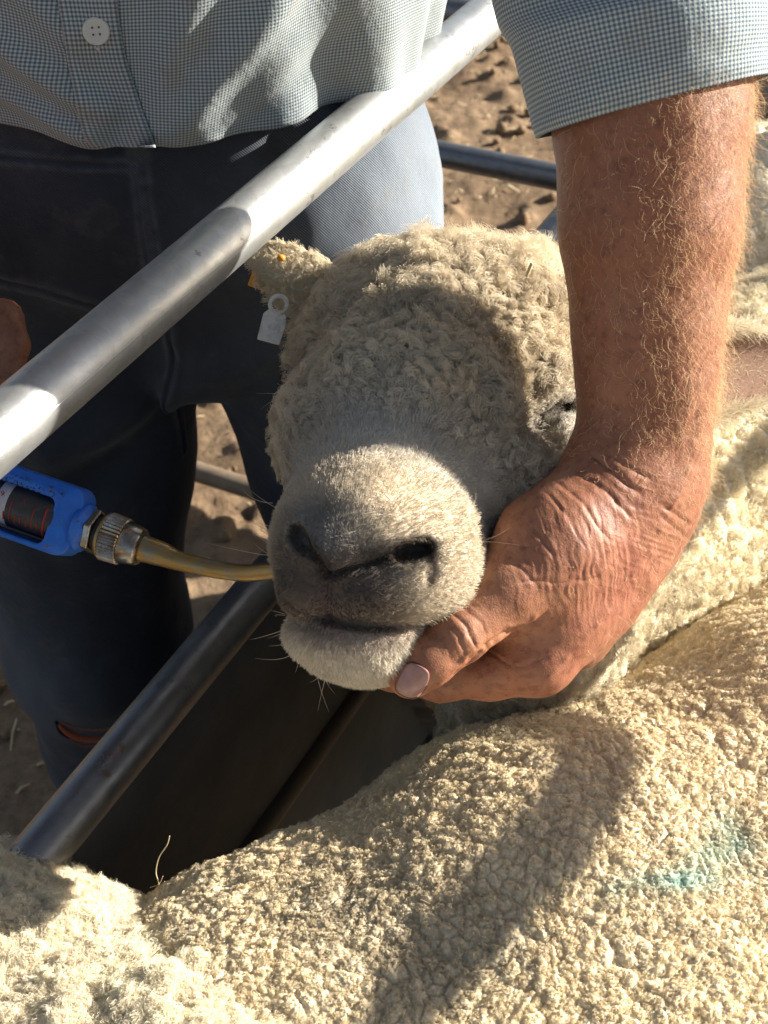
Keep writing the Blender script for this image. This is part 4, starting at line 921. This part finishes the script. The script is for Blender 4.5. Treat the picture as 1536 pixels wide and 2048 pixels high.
# embossed, worn lettering band on the top bar: broken strokes nobody can read
em = []
rr0 = random.Random(3)
for i in range(26):
    x = -300 + i * 10.4; y0 = 50 + rr0.uniform(-2, 6)
    for k in range(3):
        a_ = (x + rr0.uniform(-4, 4), y0 + rr0.uniform(-7, 7)); b_ = (a_[0] + rr0.uniform(-5, 6), a_[1] + rr0.uniform(-6, 6)); em.append(tube([GA + GD * a_[0] * gs + GU * a_[1] * gs + GN * .0123, GA + GD * b_[0] * gs + GU * b_[1] * gs + GN * .0123], .00022, 4))
for i in range(18): x = -300 + i * 12; em.append(tube([GA + GD * x * gs + GU * 41 * gs + GN * .0122, GA + GD * (x + 8) * gs + GU * 41 * gs + GN * .0122], .0003, 4))
v, f = join(em); mesh_obj('worn_embossing', v, f, black, gun)
def seg(x0, prof, n, mat, name, ridges=None): v, f = lathe([(a * gs, b * gs) for a, b in prof], GA + GD * x0 * gs, GD, n, ridges); return mesh_obj(name, v, f, mat, gun, smooth=n > 12 and not ridges)
seg(-6, [(0, 50), (14, 50), (18, 44), (26, 42)], 32, blue, 'boss'); bevel(seg(17, [(0, 44), (3, 48), (15, 48), (18, 44)], 6, chrome, 'hex_nut'), .0006)
seg(34, [(0, 34), (3, 38), (11, 38), (12, 33), (16, 33), (17, 38), (20, 38)], 40, black, 'rubber_ring')
seg(46, [(0, 44), (3, 47), (8, 47), (9, 44)], 40, brass, 'collar'); seg(54, [(0, 45), (2, 47), (38, 45), (40, 43)], 76, chrome, 'knurled_collar', .07)
seg(93, [(0, 43), (3, 44), (34, 38), (40, 34), (41, 28)], 48, chrome, 'ferrule')
nz = [GA + GD * 130 * gs, P(322, 1108, .678), P(352, 1120, .676), P(400, 1132, .672), P(450, 1142, .668), P(500, 1146, .662), P(556, 1141, .653), P(600, 1136, .645)]
rz = [28, 25, 20, 18, 17, 17, 16.5, 16]; q = spline(nz, 8); v, f = tube(q, np.interp(np.linspace(0, 7, len(q)), range(8), rz) * gs, 24); mesh_obj('nozzle', v, f, brass, gun)
# handle and lever held in the other hand, beyond the left edge
hd = spline([GA - GD * 400 * gs, GA - GD * 520 * gs + GU * .02, P(-90, 720, .745), P(-60, 600, .76)], 8); v, f = tube(hd, .011, 20); mesh_obj('handle', v, f, blue, gun)
hd = spline([GA - GD * 420 * gs, GA - GD * 480 * gs - GU * .01, P(-150, 800, .74), P(-150, 690, .75)], 8); v, f = tube(hd, .006, 16); mesh_obj('lever', v, f, chrome, gun)

# ================================================================== FOREGROUND AND OTHER SHEEP
def body_sheep(name, label, axis, r0, r1, color, seed, big, fuzz, fuzzlen, legs, head=None, fibres=90000, mark=None, lv=3, h=.010, region=None, extra=None):
    S_ = Shape(); S_.wchain(axis, .05)
    if extra: extra(S_)
    for (x, y) in legs: S_.wchain([(np.array([x, y, .42]), .05), (np.array([x, y, .2]), .03), (np.array([x, y, .03]), .025)], .04)
    if head is not None:
        a, b, c_ = head; S_.wchain([(a, .11), (b, .08)], .06); S_.wchain([(b, .075), (c_, .045)], .04)
        pd = np.cross(c_ - b, [0, 0, 1.]); pd /= np.linalg.norm(pd); S_.wchain([(b + pd * .05, .022), (b + pd * .14, .010)], .02); S_.wchain([(b - pd * .05, .022), (b - pd * .14, .010)], .02)
    v, q, n = build_surface(S_, h, lv, pad=.03, region=region); print(name, len(v))
    wp = warp(v, 30, .012, seed + 60); s1 = worley(wp * np.array([1, 1, 1]), big, seed); s2 = worley(warp(v, 120, .003, seed + 66), big * 2.3, seed + 7); s3 = worley(v, big * 4.6, seed + 11)
    g1 = np.clip(s1[1] - s1[0], 0, .45) / .45; g2 = np.clip(s2[1] - s2[0], 0, .45) / .45; g3 = np.clip(s3[1] - s3[0], 0, .45) / .45
    s0 = worley(warp(v, 20, .02, seed + 70), big * .33, seed + 17); g0 = np.clip(s0[1] - s0[0], 0, .25) / .25
    d = (np.sqrt(g1) - .6) * .25 / big + (s1[2] - .5) * .15 / big + np.sqrt(g2) * .10 / big + g3 * .03 / big + (g0 - 1) * .16 / big + fbm(v, 9, 3, seed + 3) * .010 + fbm(v, 300, 2, seed + 5) * .0003
    v2 = v + n * d[:, None]
    def colf(p, cav=None):
        c_ = np.tile(np.array(color), (len(p), 1)) * (1 + .10 * fbm(p, 14, 3, seed + 21) + .12 * fbm(p, 120, 2, seed + 22))[:, None]
        dirt_ = sm(.15, .6, fbm(p, 6, 3, seed + 25)); c_ = c_ * (1 - .25 * dirt_)[:, None]
        if mark: c_ = mark(p, c_)
        return np.clip(c_, 0, 1)
    c_ = colf(v2)
    o = tag(mesh_obj(name, v2, q, WOOL, col=c_), label, 'sheep', 'sheep crowded in the race')
    fm = in_view(v2, q, 25, -.4)
    if region is not None: fm &= region(v2[q].mean(1))
    n2 = vnormals(v2, q); r, nn_ = sample_surface(v2, q, n2, int(fibres * FB), fm)
    mixn = n[0:0]
    fl = np.stack([noise(r, 90, seed + 31), noise(r, 90, seed + 32), noise(r, 90, seed + 33)], 1)
    hair('fleece_fibre', r, nn_ * .7 + fl * .9, fuzzlen * RNG.uniform(.5, 1.4, len(r)), FIBRE, o, np.clip(colf(r) * 1.08 * RNG.uniform(.85, 1.12, (len(r), 1)), 0, 1), rad=.00013, npt=6, curl=fuzz, curlf=1.3, clump=.6, clump_n=int(fibres * FB / 14), jitter=.4)
    rr_ = np.random.default_rng(seed); k = rr_.choice(len(r), 70, replace=False); tn = np.cross(nn_[k], rr_.normal(0, 1, (70, 3))); tn /= np.linalg.norm(tn, axis=1)[:, None]
    c2 = hair('chaff_bits', r[k] + nn_[k] * .002, tn + nn_[k] * .25, rr_.uniform(.002, .010, 70), FIBRE, o, np.array([.30, .19, .09]), rad=.0003, npt=4, jitter=.1, tip=.7)
    return o, v2, q
d2 = np.array([.87, .495, 0]); n2_ = np.array([-.495, .87, 0])
def s2p(s, n, h): return d2 * s + n2_ * n + np.array([0, 0, CAMH + h])
def raddle(p, c_):
    n = fbm(p, 60, 3, 201) - .12
    for (x, y, z, w_, hh, st) in [(1285, 1772, .66, .015, .0055, .85), (1370, 1758, .66, .016, .0045, .85), (1455, 1730, .66, .018, .008, .8), (1480, 1685, .665, .010, .010, .55), (1400, 1768, .66, .03, .004, .6)]:
        q = p - P(x, y, z); a = q @ R_; b = q @ U_; f_ = q @ F_; w2 = st * np.exp(-(a / w_) ** 2 - ((b + .004 * n) / hh) ** 2 - (f_ / .08) ** 2) * np.clip(.75 + 1.0 * n, 0, 1); c_ = c_ * (1 - w2[:, None]) + np.array([.30, .52, .48]) * w2[:, None]
    return c_
s2, v2_, q2_ = body_sheep('shorn_sheep', 'sheep with a broad tightly curled tan back and a faint green dye mark', [(s2p(-.03, .25, -.80), .160), (s2p(.08, .245, -.79), .174), (s2p(.26, .245, -.785), .180), (s2p(.52, .240, -.79), .190), (s2p(.80, .24, -.77), .195), (s2p(1.05, .25, -.76), .16)], 0, 0, (.78, .67, .47), 300, 120, .0004, .0020,
    [tuple(s2p(.12, .17, 0)[:2]), tuple(s2p(.12, .33, 0)[:2]), tuple(s2p(.95, .17, 0)[:2]), tuple(s2p(.95, .33, 0)[:2])], head=(s2p(1.05, .25, -.70), s2p(1.28, .27, -.52), s2p(1.44, .30, -.60)), fibres=230000, mark=raddle, lv=4)
s1, v1_, q1_ = body_sheep('fluffy_sheep', 'sheep with a loose pale cream fleece filling the bottom left corner', [(hz(-.27, .305, -.775), .142), (hz(-.065, .165, -.76), .175), (hz(.06, -.25, -.78), .19), (hz(.10, -.60, -.78), .16)], 0, 0, (.90, .81, .64), 400, 46, .0012, .0060,
    [(-.16, .28), (-.22, .12), (.0, -.58), (.18, -.56)], head=(hz(.12, -.62, -.70), hz(.14, -.85, -.53), hz(.15, -1.01, -.64)), fibres=180000, extra=lambda S_: S_.chain([(300, 1890, .80, 60), (440, 1840, .80, 50), (520, 1880, .79, 45)], .03))
s4, v4_, q4_ = body_sheep('far_sheep', 'sheep whose pale curly back shows past the forearm at the right edge', [(hz(.42, 1.14, -.77), .17), (hz(.70, 1.24, -.77), .20), (hz(1.25, 1.42, -.77), .19)], 0, 0, (.80, .72, .56), 500, 60, .0010, .006,
    [(.44, 1.08), (.44, 1.24), (1.2, 1.34), (1.2, 1.5)], head=(hz(1.3, 1.42, -.70), hz(1.5, 1.48, -.52), hz(1.65, 1.52, -.62)), fibres=40000, lv=2)
# ================================================================== GROUND
def ground_h(p):
    x = np.stack([p[:, 0], p[:, 1], np.zeros(len(p))], 1); a, b, c_ = worley(warp(x, 9, .03), 16, 600); a2, b2, _ = worley(warp(x, 20, .01), 45, 610)
    return fbm(x, 2.2, 3, 601) * .03 + fbm(x, 9, 3, 602) * .016 + np.clip(.45 - a, 0, 1) * (c_ > .45) * .050 + np.clip(.4 - a2, 0, 1) * .014 + fbm(x, 70, 2, 605) * .003
gx = np.concatenate([-np.geomspace(90, 2.2, 26), np.arange(-2.1, 2.1, .010), np.geomspace(2.15, 90, 26)])
gy = np.concatenate([-np.geomspace(60, .8, 18), np.arange(-.7, 1.2, .05), np.arange(1.2, 6.2, .0105), np.geomspace(6.25, 160, 30)])
X_, Y_ = np.meshgrid(gx, gy, indexing='ij'); pg = np.stack([X_.ravel(), Y_.ravel(), np.zeros(X_.size)], 1)
pg[:, 2] = ground_h(pg) * np.clip(1.2 - np.hypot(pg[:, 0], pg[:, 1] - 2) / 8, 0, 1) - .01
ny = len(gy); I = np.arange((len(gx) - 1) * (ny - 1)); a = (I // (ny - 1)) * ny + I % (ny - 1); qg = np.stack([a, a + ny, a + ny + 1, a + 1], 1)
GM = M('dry_yard_dirt'); g1 = GM.noise(3, 6, .65); g2 = GM.noise(45, 6, .7); g3 = GM.noise(260, 4, .7)
cg = GM.ramp(g1, [(.35, (.20, .135, .085)), (.65, (.31, .22, .145))]); cg = GM.mix(.65, cg, GM.ramp(g2, [(.3, (.45, .42, .38)), (.5, (.9, .9, .88)), (.72, (1.35, 1.3, 1.2))]), 'MULTIPLY'); cg = GM.mix(GM.ramp(g3, [(.62, (0, 0, 0)), (.70, (.7, .7, .7))]), cg, (.48, .38, .25))
GM.color(cg); GM.set(Roughness=.97); GM.b.inputs['Specular IOR Level'].default_value = .1; GM.bump(g3, .004, .7); GM.bump(g2, .012, .6)
tag(mesh_obj('ground', pg, qg, GM.m), kind='structure')
# chaff and droppings strewn on the dirt
rs = np.random.default_rng(12); V = []; F = []; n_ch = 3900
cx = rs.uniform(-1.6, 1.6, n_ch); cy = rs.uniform(.6, 5.0, n_ch); ch = np.stack([cx, cy, np.zeros(n_ch)], 1); hz_ = ground_h(ch) * np.clip(1.2 - np.hypot(cx, cy - 2) / 8, 0, 1) - .01
for i in range(n_ch):
    L = rs.uniform(.004, .022) if i % 9 else rs.uniform(.03, .06); a_ = rs.uniform(0, 6.283); wd = rs.uniform(.0008, .0022); dx, dy = math.cos(a_) * L / 2, math.sin(a_) * L / 2; tl = rs.uniform(-.3, .5) * L * .5; z = hz_[i] + .003
    b = len(V); nx, ny_ = -math.sin(a_) * wd, math.cos(a_) * wd
    V += [(cx[i] - dx - nx, cy[i] - dy - ny_, z), (cx[i] - dx + nx, cy[i] - dy + ny_, z), (cx[i] + nx, cy[i] + ny_, z + abs(tl) + .002), (cx[i] - nx, cy[i] - ny_, z + abs(tl) + .002), (cx[i] + dx + nx * .6, cy[i] + dy + ny_ * .6, z + .002), (cx[i] + dx - nx * .6, cy[i] + dy - ny_ * .6, z + .002)]
    F += [(b, b + 1, b + 2, b + 3), (b + 3, b + 2, b + 4, b + 5)]
CH = M('dry_straw'); CH.color(CH.ramp(CH.noise(8, 3), [(.3, (.42, .31, .16)), (.7, (.66, .55, .36))])); CH.set(Roughness=.7)
o = tag(mesh_obj('straw_litter', V, F, CH.m, smooth=False), 'pale chaff and straw scraps strewn over the dirt', 'straw', kind='stuff'); o.modifiers.new('t', 'SOLIDIFY').thickness = .0006
V = []; F = []
for i in range(900):
    x = rs.uniform(-1.5, 1.5); y = rs.uniform(1.0, 4.6); r_ = rs.uniform(.004, .016); hh = float(ground_h(np.array([[x, y, 0]]))[0]) - .008
    v, f = ico((x, y, hh + r_ * .5), r_, 1, tuple(rs.uniform(.6, 1.2, 3))); v = np.array(v) + rs.normal(0, r_ * .12, (len(v), 3)); b = len(V); V += list(v); F += [tuple(k + b for k in q_) for q_ in f]
tag(mesh_obj('dirt_clods', V, F, GM.m), 'small dry clods and pebbles lying on the dirt', 'clods', kind='stuff')
# straw stalks caught in the wool
def stalk(name, pts, r, label, cat='straw stalk', side=None):
    e = tag(empty(name), label, cat) if side else None
    v, f = tube(spline([P(*p) for p in pts], 6), r, 6); o = mesh_obj('stem' if e else name, v, f, CH.m, e)
    if side:
        for s_ in side: v, f = tube(spline([P(*p) for p in s_], 4), r * .6, 5); mesh_obj('side_shoot', v, f, CH.m, e)
    return e if e else tag(o, label, cat)
stalk('straw_stalk', [(312, 1792, .765), (318, 1770, .762), (312, 1745, .76), (318, 1715, .757), (334, 1690, .755), (339, 1672, .753)], .00035, 'thin curved dry stalk standing up from the pale fleece at lower left', side=[[(300, 1775, .762), (318, 1768, .762), (326, 1752, .76)], [(306, 1792, .765), (330, 1784, .763), (342, 1782, .762)], [(308, 1780, .765), (322, 1775, .762), (330, 1762, .762)]])
stalk('straw_bit', [(1053, 552, .715), (1058, 540, .712), (1064, 526, .710)], .0010, 'short stub of straw stuck in the wool on the crown of the sheep head')
